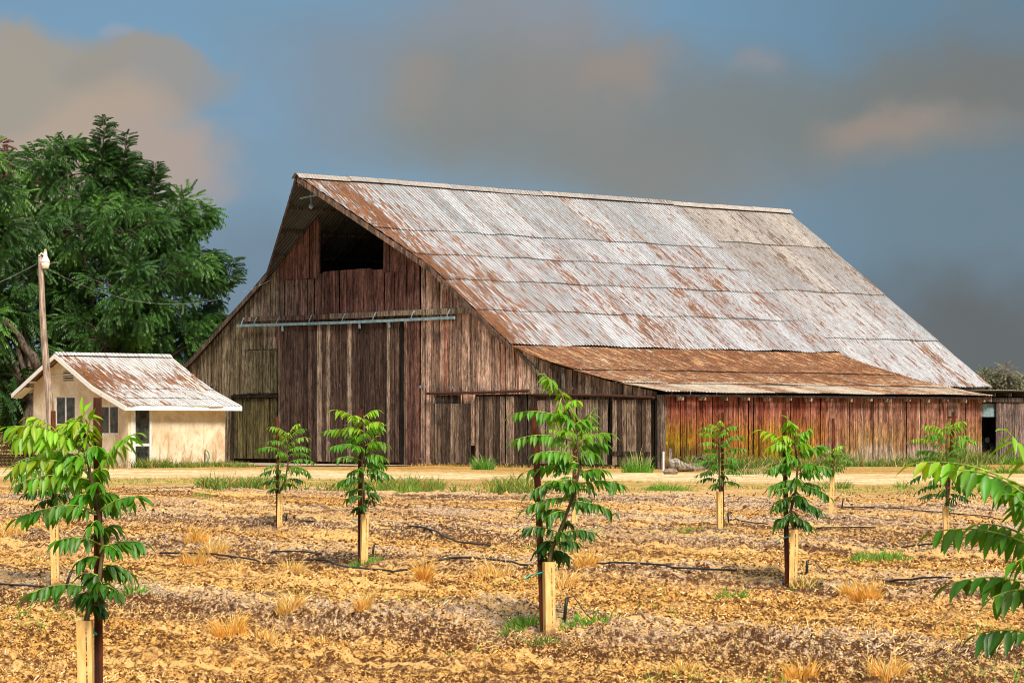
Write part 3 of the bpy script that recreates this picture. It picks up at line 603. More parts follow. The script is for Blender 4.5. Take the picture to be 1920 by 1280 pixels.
for sx in (-1, 1):
    mb = MB(); P = [(sx*.78, -.35+.4-.5*math.cos(a), .45+.45*math.sin(a)) for a in np.linspace(0, math.pi, 9)]
    for p, q in zip(P, P[1:]): mb.bar(p, q, .34, .05)
    mb.build('fender', TB, trk)
    mb = MB(); mb.tube([(sx*.68, .05, .36), (sx*.88, .05, .36)], .36, 18); wl = mb.build('wheel', BLACK, trk)
    mb = MB(); mb.tube([(sx*.7, 3.0, .36), (sx*.9, 3.0, .36)], .36, 18); mb.build('wheel', BLACK, trk)
    mb = MB(); mb.lathe([(.02, -.04), (.1, -.02), (.12, .04), (.11, .06)], (0, 0, 0), 14); hl = mb.build('headlight', GALV, trk); hl.location = (sx*.5, -.3, 1.0); hl.rotation_euler = (R(90), 0, 0)
mb = MB(); mb.box(-.85, .85, 2.45, 4.3, .75, .85); mb.box(-.85, -.8, 2.45, 4.3, .85, 1.2); mb.box(.8, .85, 2.45, 4.3, .85, 1.2); mb.build('bed', TB, trk)

# ------------------------------------------------------------------ small house
HX, HY = -14.49, 113.9
house = thing('small_house', 'small cream stucco house with a white and rust stained corrugated roof', 'house', (HX, HY, 0), ANG)
HP = [(-.42, 2.36), (1.7, 3.13), (4.13, 4.38), (7.05, 2.86)]
HPw = lambda s: interp(HP, s)-.10
def clipwall(mb, holes):
    """gable wall as a grid of panels round the holes"""
    ss = sorted({0., .6, 1.7, 3., 4.13, 5., 6.2}|{h[0] for h in holes}|{h[1] for h in holes})
    for a, b in zip(ss, ss[1:]):
        hs = [h for h in holes if h[0] <= a+1e-6 and h[1] >= b-1e-6]; z0 = 0
        segs = []
        for h in sorted(hs, key=lambda h: h[2]): segs.append((z0, h[2])); z0 = h[3]
        segs.append((z0, None))
        for lo, hi in segs:
            ta = HPw(a) if hi is None else hi; tb = HPw(b) if hi is None else hi
            mb.hexa([(0, a, lo), (.15, a, lo), (.15, b, lo), (0, b, lo), (0, a, ta), (.15, a, ta), (.15, b, tb), (0, b, tb)])
W1 = (3.42, 4.72, 1.63, 2.72); W2 = (.62, 1.80, 1.27, 2.35); VT = (3.52, 4.2, 3.32, 3.72)
mb = MB(); clipwall(mb, [W1, W2, VT])
DT0, DT1 = .28, 1.08
mb.box(.15, DT0, 0, .15, 0, 2.36); mb.box(DT1, 4.64, .0, .15, 0, 2.36); mb.box(DT0, DT1, 0, .15, 2.27, 2.36)
mb.box(4.49, 4.64, .15, 6.2, 0, 2.42); mb.box(.15, 4.49, 6.05, 6.2, 0, 3.0)
mb.hexa([(4.49, .0+.15, 2.42), (4.64, .15, 2.42), (4.64, 4.13, 2.42), (4.49, 4.13, 2.42), (4.49, .15, HPw(.15)), (4.64, .15, HPw(.15)), (4.64, 4.13, HPw(4.13)), (4.49, 4.13, HPw(4.13))])
mb.hexa([(4.49, 4.13, 2.42), (4.64, 4.13, 2.42), (4.64, 6.2, 2.42), (4.49, 6.2, 2.42), (4.49, 4.13, HPw(4.13)), (4.64, 4.13, HPw(4.13)), (4.64, 6.2, HPw(6.2)), (4.49, 6.2, HPw(6.2))])
mb.build('wall', STUCCO, house)
def hwin(w_):
    s0, s1, z0, z1 = w_; fr = MB(); e = .045
    fr.box(.02, .07, s0, s0+e, z0, z1); fr.box(.02, .07, s1-e, s1, z0, z1); fr.box(.02, .07, s0+e, s1-e, z0, z0+e); fr.box(.02, .07, s0+e, s1-e, z1-e, z1); m_ = (s0+s1)/2; fr.box(.015, .06, m_-.035, m_+.035, z0+e, z1-e)
    f = fr.build('window', WHITE, house); g = MB(); g.box(.04, .05, s0+e, m_-.035, z0+e, z1-e); g.box(.04, .05, m_+.035, s1-e, z0+e, z1-e); g.build('pane', GLASS, f)
    return f
hwin(W1); hwin(W2)
mb = MB(); mb.box(.09, .1, VT[0], VT[1], VT[2], VT[3], (.3, .3, .3)); mb.build('vent', DARKIN, house)
mb = MB()
for k in range(4): z = VT[2]+.04+k*.1; mb.hexa([(-.01, VT[0], z), (.06, VT[0], z+.05), (.06, VT[1], z+.05), (-.01, VT[1], z), (-.01, VT[0], z+.02), (.06, VT[0], z+.07), (.06, VT[1], z+.07), (-.01, VT[1], z+.02)])
mb.build('louvre', STUCCO, house)
mb = MB(); mb.tube([(-.06, 5.0, 3.52), (-.06, 2.8, 3.6)], .025, 6); mb.build('conduit', WHITE, house)
sheets('roof', [(-.42, 5.1, [(4.17, 1.35), (1.55, .35), (.5, -.48)], lambda s: interp(HP, s)+.0, None), (-.42, 5.1, [(4.09, 7.1)], lambda s: interp(HP, s), None)], HROOF,
       lambda ts, s, r, r2: np.stack([.40+.22*np.clip(1-np.abs(s-2.2)/1.6, 0, 1)+.08*r+.14*np.clip(1-ts/2.5, 0, 1), .8+.2*r2, 0*r], -1), parent=house, amp=.014, sheet=.7, lift=.02)
mb = MB(); mb.add([(-.44, 3.95, 4.32), (-.44, 4.13, 4.44), (-.44, 4.31, 4.32), (5.12, 3.95, 4.32), (5.12, 4.13, 4.44), (5.12, 4.31, 4.32)], [(0, 1, 4, 3), (1, 2, 5, 4)], (.4, 1, 0)); mb.build('ridge_cap', HROOF, house)
mb = MB()
rake(mb, [(-.44, s, interp(HP, s)-.015) for s in (-.42, 1.7, 4.13)], wd=.19, th=.04); rake(mb, [(-.44, s, interp(HP, s)-.015) for s in (4.13, 7.05)], wd=.17, th=.04)
rake(mb, [(5.1, s, interp(HP, s)-.015) for s in (-.42, 1.7, 4.13)], wd=.19, th=.04)
mb.box(-.46, 5.12, -.46, -.42, 2.17, 2.345); mb.build('fascia', FASCIA, house)
mb = MB(); mb.box(-.4, 5.08, -.40, -.02, 2.28, 2.30); mb.build('soffit', FASCIA, house); mb = MB(); mb.hexa([(-.41, 6.22, 3.05), (0, 6.22, 3.05), (0, 7.0, 2.66), (-.41, 7.0, 2.66), (-.41, 6.22, 3.08), (0, 6.22, 3.08), (0, 7.0, 2.69), (-.41, 7.0, 2.69)])
mb.build('soffit', FASCIA, house)
for s in (.4, 2.4, 3.3, 5.0, 6.0): mb = MB(); mb.box(-.40, -.01, s-.04, s+.04, HPw(s)-.05, HPw(s)+.02); mb.build('rafter_tail', FASCIA, house)
mb = MB(); mb.box(DT0, DT0+.05, -.03, .1, 0, 2.27); mb.box(DT1-.07, DT1, -.03, .1, 0, 2.27); mb.box(DT0+.05, DT1-.07, -.03, .1, 2.2, 2.27); mb.box(DT0-.16, DT0-.002, -.03, -.002, 0, 2.27); df = mb.build('door_frame', WHITE, house)
mb = MB(); mb.box(DT0+.05, DT1-.07, .04, .08, .1, 2.2); dd = mb.build('door', GLASS, house)
mb = MB(); mb.box(DT0+.05, DT1-.07, .015, .038, .82, .92); mb.build('crossbar', WHITE, dd)
mb = MB(); mb.box(1.72, 2.1, -.012, .0, .03, .21); mb.build('crawl_vent', DARKIN, house)
mb = MB(); mb.tube([(3.62, -.05, 0), (3.62, -.05, .62), (3.62, -.12, .66)], .02, 6); mb.build('spigot', IRON, house)
gh = MB(); gh.tube([(3.65, -.14, .62), (3.72, -.17, .5), (3.74, -.16, .32), (3.66, -.15, .2), (3.60, -.18, .06), (3.8, -.3, .03), (4.1, -.35, .04)], .022, 7)
o = gh.build('garden_hose', HOSE, None, True); o.location = (HX, HY, .02); o.rotation_euler = (0, 0, ANG); tag(o, 'green garden hose hanging from the spigot on the cream wall', 'hose')

# ------------------------------------------------------------------ utility pole and wires
PY = 110.
def at(px, py, y): return ((px-960)/F*y, y, EYE+(HZ-py)*y/F)
pb = at(100, 880, PY); up = thing('utility_pole', 'leaning grey wooden pole with a yard lamp before the small house', 'utility pole', (pb[0], PY, 0))
tp = at(75, 477, PY)
mb = MB(); d0 = Vector((0, 0, -.3)); d1 = Vector((tp[0]-pb[0], 0, tp[2]))
mb.tube([d0+(d1-d0)*f+Vector((.04*math.sin(f*7), 0, 0)) for f in np.linspace(0, 1, 12)], [.18-.085*f for f in np.linspace(0, 1, 12)], 12, jit=.05); mb.build('pole', POLE, up, True)
lm = MB(); q = d1+Vector((.21, -.10, -.2))
lm.lathe([(.02, .30), (.06, .30), (.075, .12), (.10, .08), (.17, -.06), (.172, -.10)][::-1], q, 18); lmo = lm.build('lamp', WHITE, up, True)
lm = MB(); lm.lathe([(.10, -.32), (.13, -.30), (.165, -.11)], q, 18); LENS = mat_simple('lamp_lens', (.62, .50, .38), (.8, .74, .66), 9, .35); lm.build('lens', LENS, lmo, True)
lm = MB(); lm.lathe([(.05, .30), (.05, .36), (.03, .39)], q, 12); lm.build('photocell', GUARD, lmo)
lm = MB(); lm.tube([d1+Vector((0, -.1, -.06)), d1+Vector((.06, -.14, .04)), q+Vector((0, 0, .15))], .03, 8); lm.build('bracket', WHITE, lmo)
mb = MB(); k = d1*.305; mb.box(k.x-.33, k.x-.14, -.25, -.08, 1.32, 1.8); mb.build('meter_box', mat_simple('ochre_box', (.30, .15, .05), (.55, .33, .15), 4, .6), up)
mb = MB(); mb.box(k.x-.13, k.x-.06, -.26, -.1, 1.3, 1.78); mb.build('conduit_box', GALV, up)
def wire(name, pts, label, rad=.010):
    mb = MB(); P = [Vector(p) for p in pts]; out = []
    for i in range(len(P)-1):
        for f in np.linspace(0, 1, 6)[:-1]: out.append(P[i].lerp(P[i+1], f))
    out.append(P[-1]); mb.tube(out, rad, 5); o = mb.build(name, WIRE, None, True); tag(o, label, 'wire')
WIRE = mat_simple('grey_wire', (.10, .12, .11), (.22, .25, .23), 4, .6)
def sagw(p, q, sag, n=24): 
    p = Vector(p); q = Vector(q); return [p.lerp(q, f)-Vector((0, 0, 4*sag*f*(1-f))) for f in np.linspace(0, 1, n)]
wire('power_wire', sagw(at(82, 500, PY), at(508, 525, 125.2), 1.18), 'grey power wire sagging from the pole to the barn gable')
wire('power_wire', sagw(at(70, 494, PY), at(-260, 600, 108), .35), 'grey power wire running left from the pole past the big tree')

# ------------------------------------------------------------------ foliage
def frond_template(npair, L, lw, ll, droop, seed, fold=0.25, hang=.6):
    """one compound leaf: rachis along +x, leaflets as bent quads; returns verts, quads"""
    r = np.random.default_rng(seed); V = []; Q = []
    def leaflet(p, d, side):
        # d: direction of the leaflet, side: width direction
        n0 = len(V); l = ll*r.uniform(.8, 1.1); w_ = lw*r.uniform(.85, 1.15)
        d2 = d+np.array([0, 0, -.35]); d2 /= np.linalg.norm(d2)
        m = p+d*l*.45; e = m+d2*l*.55
        V.extend([p, m+side*w_+np.array([0, 0, -fold*w_]), e, m-side*w_+np.array([0, 0, -fold*w_])]); Q.append((n0, n0+1, n0+2, n0+3))
    for k in range(npair):
        f = .22+.78*k/(npair-1); x = L*f; z = -droop*L*f*f; p = np.array([x, 0, z])
        for sgn in (-1, 1):
            d = np.array([.45+.3*r.random(), sgn*(1-.25*hang), -hang*r.uniform(.5, 1.3)]); d /= np.linalg.norm(d)
            side = np.cross(d, np.array([0, 0, 1.])); side = side/np.linalg.norm(side)*.8+np.array([0, 0, .5*sgn]); side /= np.linalg.norm(side)
            leaflet(p, d, side)
    leaflet(np.array([L, 0, -droop*L]), np.array([.8, 0, -.6]), np.array([0, 1., 0]))
    n0 = len(V); V.extend([np.array([0, .006, 0]), np.array([0, -.006, 0]), np.array([L, -.004, -droop*L]), np.array([L, .004, -droop*L])]); Q.append((n0, n0+1, n0+2, n0+3))
    return np.array(V), np.array(Q)
TEMPL = [frond_template(6, 1., .075, .34, .35, s, hang=h) for s, h in ((1, .5), (2, .9), (3, 1.2))]
def scatter_fronds(P, Dn, size, colr, templ=TEMPL):
    """P (n,3) points, Dn (n,3) outward directions, size (n,), colr (n,3)"""
    Vs = []; Qs = []; Cs = []; n0 = 0; pick = rng.integers(0, len(templ), len(P))
    for ti, (V, Q) in enumerate(templ):
        m = pick == ti; p = P[m]; d = Dn[m]; s = size[m]; c = colr[m]
        if len(p) == 0: continue
        x = d/np.linalg.norm(d, axis=1, keepdims=True)
        up_ = np.tile([0, 0, 1.], (len(p), 1))+rng.normal(0, .25, (len(p), 3))
        y = np.cross(up_, x); y /= np.linalg.norm(y, axis=1, keepdims=True)+1e-9; z = np.cross(x, y)
        W = p[:, None, :]+s[:, None, None]*(V[None, :, 0:1]*x[:, None]+V[None, :, 1:2]*y[:, None]+V[None, :, 2:3]*z[:, None])
        q = Q[None]+(np.arange(len(p))*len(V))[:, None, None]+n0
        cc = np.repeat(c[:, None, :], len(V), 1)*rng.uniform(.8, 1.2, (len(p), len(V), 1))
        Vs.append(W.reshape(-1, 3)); Qs.append(q.reshape(-1, 4)); Cs.append(cc.reshape(-1, 3)); n0 += len(p)*len(V)
    return np.concatenate(Vs), np.concatenate(Qs), np.concatenate(Cs)
def big_tree(name, label, cat, y0, basepx, lobes, cA, cB, dens=1., fs=(.45, .75), tw=.3, group=None, spires=(), limbmat=BARK, bend=None, cC=None):
    """lobes: (px, py, r_px, dy) -> ellipsoids of leafy twigs round real limbs"""
    bx = (basepx-960)/F*y0; t_ = thing(name, label, cat, (bx, y0, 0), 0, group)
    br = MB(); trunk_top = Vector((.0, 0, 2.6)); mid = Vector(bend) if bend else Vector((.1, 0, 1.3))
    br.tube([(0, 0, -.3), mid, trunk_top], [tw*1.25, tw, tw*.8], 9, jit=.08)
    P = []; Dn = []; Sz = []; Cc = []
    for (px, py, rp, dy) in lobes:
        y = y0+dy; k = y/F; c = Vector(((px-960)*k-bx, dy, EYE+(HZ-py)*k)); r = rp*k
        m1 = trunk_top.lerp(c, .45)+Vector((random.uniform(-.4, .4), random.uniform(-.4, .4), -.1*c.z*.4+.4))
        br.tube([trunk_top, m1, c], [tw*.5, tw*.3, tw*.14], 6, cap=False, jit=.1)
        nb = max(5, int(15*dens*(r/1.5)**1.6))
        for b in range(nb):
            d = Vector(rng.normal(0, 1, 3)); d.normalize(); d = Vector((d.x, d.y, d.z*.8+.12)); rr = r*random.uniform(.68, 1.06); e = c+d*rr
            if b % 2 == 0: br.tube([c, c.lerp(e, .5)+Vector((0, 0, .15)), e], [tw*.10, .03, .015], 4, cap=False)
            tone = random.random(); n = int(26*dens)
            # a twig end: fronds fan out from a drooping spray
            cl = rng.normal(0, 1, (n, 3)); cl /= np.linalg.norm(cl, axis=1, keepdims=True); rad = .46*rng.random(n)**.6
            pp = np.array(e)+cl*rad[:, None]*np.array([1, 1, .62]); dd = cl*.7+np.array(d)*.6+np.array([0, 0, -.38]); P.append(pp); Dn.append(dd); Sz.append(rng.uniform(*fs, n))
            base_c = np.array(cA)*(1-tone)+np.array(cB)*tone
            if cC is not None and random.random() < .12: base_c = np.array(cC)
            Cc.append(np.tile(base_c, (n, 1))*rng.uniform(.75, 1.3, (n, 1)))
    for (px, py, px2, py2, dy) in spires:   # leading shoots with fronds along them
        y = y0+dy; k = y/F; a = Vector(((px-960)*k-bx, dy, EYE+(HZ-py)*k)); b = Vector(((px2-960)*k-bx, dy, EYE+(HZ-py2)*k))
        br.tube([a, a.lerp(b, .5), b], [.05, .03, .012], 5, cap=False); L = (b-a).length; n = int(L*55)
        f = rng.random(n); an = rng.random(n)*6.28; pp = np.array([a.lerp(b, x) for x in f]); ax = np.array((b-a).normalized())
        dd = np.stack([np.cos(an), np.sin(an), .15+0*an], -1)*.9+ax*.55; P.append(pp); Dn.append(dd); Sz.append((.85-.42*f)*rng.uniform(.7, 1.1, n)); Cc.append(np.tile(np.array(cA)*.9, (n, 1))*rng.uniform(.8, 1.25, (n, 1)))
    br.build('trunk', limbmat, t_, True)
    V, Q, C = scatter_fronds(np.concatenate(P), np.concatenate(Dn), np.concatenate(Sz), np.concatenate(Cc))
    mesh_np('crown', V, Q, TLEAF, t_, C); return t_
G1 = (.032, .085, .018); G2 = (.065, .165, .032); G3 = (.11, .25, .045)
big_tree('walnut_tree', 'big green walnut tree with tall shoots rising behind the small house', 'tree', 137, 215,
    [(110,345,75,0),(190,345,75,1),(150,430,90,-1),(235,440,80,-2),(300,430,62,0),(345,410,50,0),(370,455,42,0),(300,520,80,-2),(345,560,70,0),(370,620,50,0),(240,560,90,-3),
     (170,540,90,0),(120,470,85,1),(200,640,85,-2),(290,640,75,-1),(350,650,45,-1),(120,610,80,0),(75,430,60,2),(250,380,50,1),(60,540,70,1),(55,650,70,2),(150,700,80,2),(20,720,70,2),(110,300,38,0)],
    G1, G2, 1.2, fs=(.36, .62), spires=[(190,330,196,222,0),(228,350,238,250,0),(285,380,292,305,0),(140,300,145,262,0),(420,545,440,483,0),(395,500,402,470,1),(360,600,425,590,0),(335,430,400,405,0),(375,540,398,476,0),(345,620,395,635,0),(380,600,400,640,0)], cC=G3, tw=.35)
big_tree('walnut_tree', 'dark green walnut tree cut by the left edge with a bare crooked limb', 'tree', 129, 62,
    [(-30,360,80,0),(20,430,75,2),(-50,480,90,0),(30,540,80,1),(-40,620,100,0),(40,640,55,2),(15,720,70,1),(10,790,45,1),(-80,720,110,0),(-120,420,110,0),(-140,600,120,0)],
    G1, (.04, .11, .02), .95, bend=(-.3, 0, 1.6), cC=G3)
# the crooked limb that shows through
mb = MB(); a = [at(x, y, 127.5) for x, y in ((70, 690), (62, 668), (45, 650), (36, 630), (20, 612), (5, 600))]
tl = [o for o in bpy.data.objects if o.name.startswith('walnut_tree')][-1]
a = [(p[0]-tl.location.x, p[1]-tl.location.y, p[2]) for p in a]; mb.tube(a, [.24, .2, .17, .14, .12, .1], 8, jit=.1); mb.build('limb', BARK, tl, True)
big_tree('russet_tree', 'tree with a reddish brown top behind the left walnut tree', 'tree', 150, -30, [(10,320,38,0),(-40,310,50,0),(-20,380,60,0),(40,350,22,0),(-60,450,90,0)], (.10, .045, .03), (.16, .07, .045), .8)
FG = [((.13, .14, .09), (.24, .25, .18)), ((.11, .11, .08), (.22, .20, .15)), ((.16, .17, .11), (.28, .30, .20))]  # leaf colours paled and greyed: distance haze is mixed into them
for i, (lab, lobes, px) in enumerate((('hazy grey green bush just past the right end of the barn roof', [(1838,718,12,0),(1852,712,14,0),(1845,745,25,0)], 1845),
    ('tallest far grey tree with dark tufts on top behind the shed', [(1868,706,16,0),(1885,702,16,0),(1893,715,16,0),(1860,722,18,0),(1880,745,30,0)], 1876),
    ('far grey green bush above the shed roof at the right edge', [(1912,712,14,0),(1928,705,18,0),(1925,740,30,0)], 1920))):
    big_tree('far_tree', lab, 'tree', 205, px, lobes, *FG[i], dens=.9, fs=(.4, .7), tw=.15, group='far trees behind the shed')

# ------------------------------------------------------------------ young walnut trees
def leaflet_mesh(out, p, d, L, wd, nrm, c):
    """lance shaped folded leaflet, droops to its tip"""
    V, Q, C = out; n0 = len(V); d = d.normalized(); side = d.cross(nrm)
    if side.length < .05: side = d.cross(Vector((.3, 1, .2)))
    side.normalize(); n_ = side.cross(d).normalized(); g = Vector((0, 0, -1))
    prof = [(0, .0), (.2, .8), (.45, 1.), (.74, .55), (1., .0)]; q = p.copy(); dd = d.copy(); last = 0
    for i, (f, wf) in enumerate(prof):
        q = q+dd*L*(f-last); last = f; dd = (dd+g*.16).normalized(); w_ = wd*wf
        V.append(q-n_*w_*.0); V.append(q+side*w_+n_*w_*.45); V.append(q-side*w_+n_*w_*.45)
        k = 1.12 if i in (0,) else 1
        C.append(tuple(v*1.25 for v in c)); C.append(c); C.append(tuple(v*.92 for v in c))
    for i in range(4):
        a = n0+i*3; Q.append((a, a+3, a+4, a+1)); Q.append((a, a+2, a+5, a+3))
def compound(out, stem, p0, p1, npair, ll, col, arch=.25, hang=1.):
    ll = ll*.70; npair = npair+2
    p0 = Vector(p0); p1 = Vector(p1); ch = p1-p0; L = ch.length
    mid = p0.lerp(p1, .5)+Vector((0, 0, arch*L)); pts = []
    for k in range(9):
        f = k/8; pts.append(p0*(1-f)**2+mid*2*f*(1-f)+p1*f*f)
    stem.tube(pts, [.005-.003*k/8 for k in range(9)], 4, cap=False, col=(2.6, 4.6, 1.4))
    hz = Vector((ch.x, ch.y, 0)); hz = hz.normalized() if hz.length > .01 else Vector((1, 0, 0)); sd = Vector((-hz.y, hz.x, 0))
    for k in range(npair+1):
        f = .2+.8*max(0, min(1, (k+random.uniform(-.25, .25)*(0 < k < npair))/npair)); i = min(int(f*8), 7); g = f*8-i; p = pts[i].lerp(pts[min(i+1, 8)], g); tan = (pts[min(i+1, 8)]-pts[i]).normalized()
        sz = ll*(.68+.42*math.sin(min(1, f*1.05)*math.pi*.75))*random.uniform(.75, 1.18)
        c = tuple(v*random.uniform(.82, 1.2) for v in col)
        if k == npair: leaflet_mesh(out, p, tan+Vector((0, 0, -.2)), sz, sz*.19, Vector((0, 0, 1)), c)
        else:
            for sg in (-1, 1):
                hg = hang*random.uniform(.7, 1.2)
                d = tan*random.uniform(.3, .75)+sd*sg*random.uniform(.45, 1.0)+Vector((0, 0, -.85*hg))+Vector(rng.normal(0, .28, 3)); leaflet_mesh(out, p+sd*sg*.004, d, sz, sz*random.uniform(.14, .19), (sd*sg*.9+Vector((0, 0, .8))+tan*.2), tuple(v*random.uniform(.9, 1.1) for v in c))
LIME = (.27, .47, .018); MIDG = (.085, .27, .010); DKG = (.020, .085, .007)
def young_tree(cxp, gtop, gbot, topy, spec=None, trunk=None, env=None, label='', glabel='', slabel='', stake=None, n=26, hw=60, ll=.15, y=None, tie=None, gw_=.074, gl=True, extra=8):
    """cxp: guard centre px; gtop/gbot guard; stake=(px, top py)"""
    if y is None: y = gy(gbot, BH*.9)
    k = y/F; bx = (cxp-960)*k; bz = H(bx, y); zt = EYE+(HZ-topy)*k; gz = EYE+(HZ-gtop)*k
    t_ = thing('young_tree', label, 'tree', (bx, y, bz), 0, 'young walnut trees in the field')
    def loc(px, py, dy=0): return Vector(((px-960)*k-bx, dy, EYE+(HZ-py)*k-bz))
    pts = [Vector((0, 0, -.05)), Vector((0, 0, gz-bz))]
    tr = trunk or [(cxp+random.uniform(-4, 4), gtop-(gtop-topy)*f+0) for f in (.25, .5, .75, .95)]
    pts += [loc(a, b, random.uniform(-.02, .02)) for a, b in tr]
    stem = MB(); stem.tube(pts, [.016]*2+[.014-.010*i/len(tr) for i in range(len(tr))], 7, jit=.08)
    out = ([], [], [])
    zlo = pts[1].z; zhi = pts[-1].z
    def on_trunk(z):
        for a, b in zip(pts, pts[1:]):
            if a.z <= z <= b.z+1e-6: return a.lerp(b, (z-a.z)/max(1e-4, b.z-a.z))
        return pts[-1] if z > zhi else pts[1]
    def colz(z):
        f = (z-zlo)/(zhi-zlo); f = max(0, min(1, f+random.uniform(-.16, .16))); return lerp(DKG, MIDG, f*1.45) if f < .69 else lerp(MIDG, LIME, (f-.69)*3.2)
    if spec:
        for s in spec:
            x0, y0_, x1, y1 = s[:4]; dy = random.uniform(-.16, .16); p1 = loc(x1, y1, dy); p0 = on_trunk(loc(x0, y0_).z)
            p0 = p0.lerp(loc(x0, y0_), .7); L = (p1-p0).length
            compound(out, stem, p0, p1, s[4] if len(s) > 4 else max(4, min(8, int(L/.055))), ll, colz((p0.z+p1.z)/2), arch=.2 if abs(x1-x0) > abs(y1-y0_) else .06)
        n = extra
    ga = random.uniform(0, 6)
    for i in range(n):
        f = (i+.5)/n; z = zlo+.02+(zhi-zlo)*f*.97; ga += 2.4+random.uniform(-.3, .3); p0 = on_trunk(z)
        L = hw*k*(.35+.95*math.sin(math.pi*(.12+.75*f)))*random.uniform(.72, 1.1)*(.6 if spec else 1); rise = (.0 if f < .5 else .5*(f-.4)*2)*L+random.uniform(-.1, .1)*L
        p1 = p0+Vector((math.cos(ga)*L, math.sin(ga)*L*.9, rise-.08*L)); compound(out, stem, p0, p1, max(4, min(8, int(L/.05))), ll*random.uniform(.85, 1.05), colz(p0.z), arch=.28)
    stem.build('trunk', STEM, t_, True); mesh_np('foliage', np.array([tuple(v) for v in out[0]]), np.array(out[1]), LEAF, t_, np.array(out[2]), smooth=True)
    # the wrapped cardboard guard
    if gl:
        g = MB(); h_ = gz-bz; a = gw_/2; g0 = thing('tree_guard', glabel, 'tree guard', (bx, y-.0, bz-.02), random.uniform(-.3, .3), 'tan guards round the young trunks')
        for (x0, x1, y0_, y1) in ((-a, a, -a, -a+.004), (-a, a, a-.004, a), (-a, -a+.004, -a+.004, a-.004), (a-.004, a, -a+.004, a-.004)): g.box(x0, x1, y0_, y1, 0, h_)
        g0.rotation_euler[0] = random.uniform(-.03, .03); g0.rotation_euler[1] = random.uniform(-.035, .035)
        g.build('sleeve', GUARD, g0); g = MB(); z = .04
        g.box(.009, .015, -a-.002, -a-.0005, z, h_-.04)
        g.build('printed_line', INK, g0)
    if stake:
        sx = (stake[0]-cxp)*k; s0 = thing('tree_stake', slabel, 'stake', (bx+sx, y+.09, H(bx+sx, y+.09)-.05), 0, 'red brown stakes beside the young trees')
        g = MB(); zt_ = EYE+(HZ-stake[1])*k-s0.location.z; r_ = .024; tx = random.uniform(-.012, .012) if len(stake) < 3 else (stake[2]-stake[0])*k
        g.tube([(tx, 0, 0), (tx*.5, 0, zt_*.5), (0, 0, zt_*.96), (0, 0, zt_)], [r_, r_, r_, r_*.9], 9, jit=.06); g.build('post', STAKE, s0)
        g = MB(); zz = min(h_ if gl else .5, zt_*.5)-.03; g.tube([(0, -.03, zz), (-sx*.6, -.075, zz+.02), (-sx, -.07, zz+.04)], .007, 5); g.tube([(-.03, -.03, zz), (-.075, -.05, zz-.03)], .006, 5); g.build('tie', TEAL, s0)
    return t_, bx, y, bz
T = []
T.append(young_tree(163, 1155, 1315, 775, label='nearest young tree on the left with drooping leaves before the small house', glabel='nearest tan guard cut by the bottom edge on the left', slabel='thick stake beside the nearest left tree, tallest in the photo', stake=(178, 745),
    trunk=[(172, 1130), (186, 1090), (192, 1030), (184, 950), (168, 880), (160, 820), (152, 785)], ll=.14, gw_=.078, extra=16, hw=60,
    spec=[(160,850,8,800,8),(160,845,50,798,7),(160,850,30,822,7),(150,800,158,772,3),(155,820,120,795,5),(158,840,170,790,5),(165,850,196,850,6),(190,880,262,812,7),(162,880,28,872,8),(165,870,70,850,7),(170,900,45,905,8),(170,890,100,870,7),
          (172,905,140,900,6),(178,930,205,925,6),(183,960,268,930,7),(180,965,28,972,8),(178,960,100,950,6),(188,1000,210,985,5),(188,1030,266,1018,7),(186,1020,120,1010,6),(190,1060,238,1072,6),(186,1080,160,1075,5),(178,1105,66,1108,7),(186,1100,228,1108,4),(176,1120,185,1110,4)]))
T.append(young_tree(1030, 1048, 1170, 710, label='tall young tree in the centre with a lime green leading shoot', glabel='tan guard at the foot of the central young tree', slabel='stake leaning at the left of the central tree', stake=(1003, 762, 1020),
    trunk=[(1035, 1030), (1058, 975), (1078, 920), (1088, 870), (1080, 815), (1068, 775), (1052, 738), (1036, 712)], ll=.14, extra=18, hw=58, gw_=.074,
    spec=[(1048,735,1022,702,4),(1056,750,1085,790,5),(1052,745,1040,790,4),(1068,790,962,776,7),(1078,830,966,824,7),(1076,800,1050,775,5),(1084,820,1112,770,6),(1086,840,1136,832,6),(1086,830,1142,812,6),(1086,860,1004,850,7),(1084,880,985,885,7),(1080,870,1030,850,6),
          (1086,890,1130,880,6),(1084,900,990,925,7),(1082,910,1166,908,8),(1078,920,1035,900,6),(1072,935,985,952,7),(1070,945,1148,958,7),(1068,960,1010,960,5),(1052,1000,978,990,6),(1052,1000,1112,998,6),(1045,1020,1010,1030,5),(1045,1020,1080,1015,5),(1036,1035,1060,1048,4),(1040,1035,1015,1050,4)]))
T.append(young_tree(1487, 988, 1088, 785, label='bushy dark green young tree in front of the red side wall', glabel='tan guard right of centre under the bushy dark tree', slabel='stake rising over the bushy tree before the red wall', stake=(1472, 768, 1478),
    trunk=[(1482, 960), (1492, 920), (1495, 880), (1492, 840), (1488, 800)], ll=.145, extra=26, hw=62, spec=[(1490,810,1475,785,4),(1490,850,1430,806,6),(1492,830,1440,838,6),(1492,870,1440,880,6),(1495,860,1548,835,7),(1495,880,1560,880,7),(1493,900,1442,915,6),(1493,910,1552,930,6),(1490,930,1448,950,5),(1490,940,1540,960,6),(1486,970,1520,985,5),(1486,960,1455,985,5),(1492,840,1520,800,5)]))
T.append(young_tree(682, 960, 1045, 768, label='full young tree before the dark sliding door of the barn', glabel='tan guard left of centre with green grass at its foot', slabel='stake behind the full tree before the sliding door', stake=(675, 766), n=34, hw=62, ll=.15,
    spec=[(685,800,625,768,5),(685,820,608,808,7),(688,810,716,795,5),(685,840,620,838,7),(688,830,660,800,5),(690,850,705,820,5),(690,880,715,870,5),(688,880,730,890,5),(685,900,630,905,6)], extra=26))
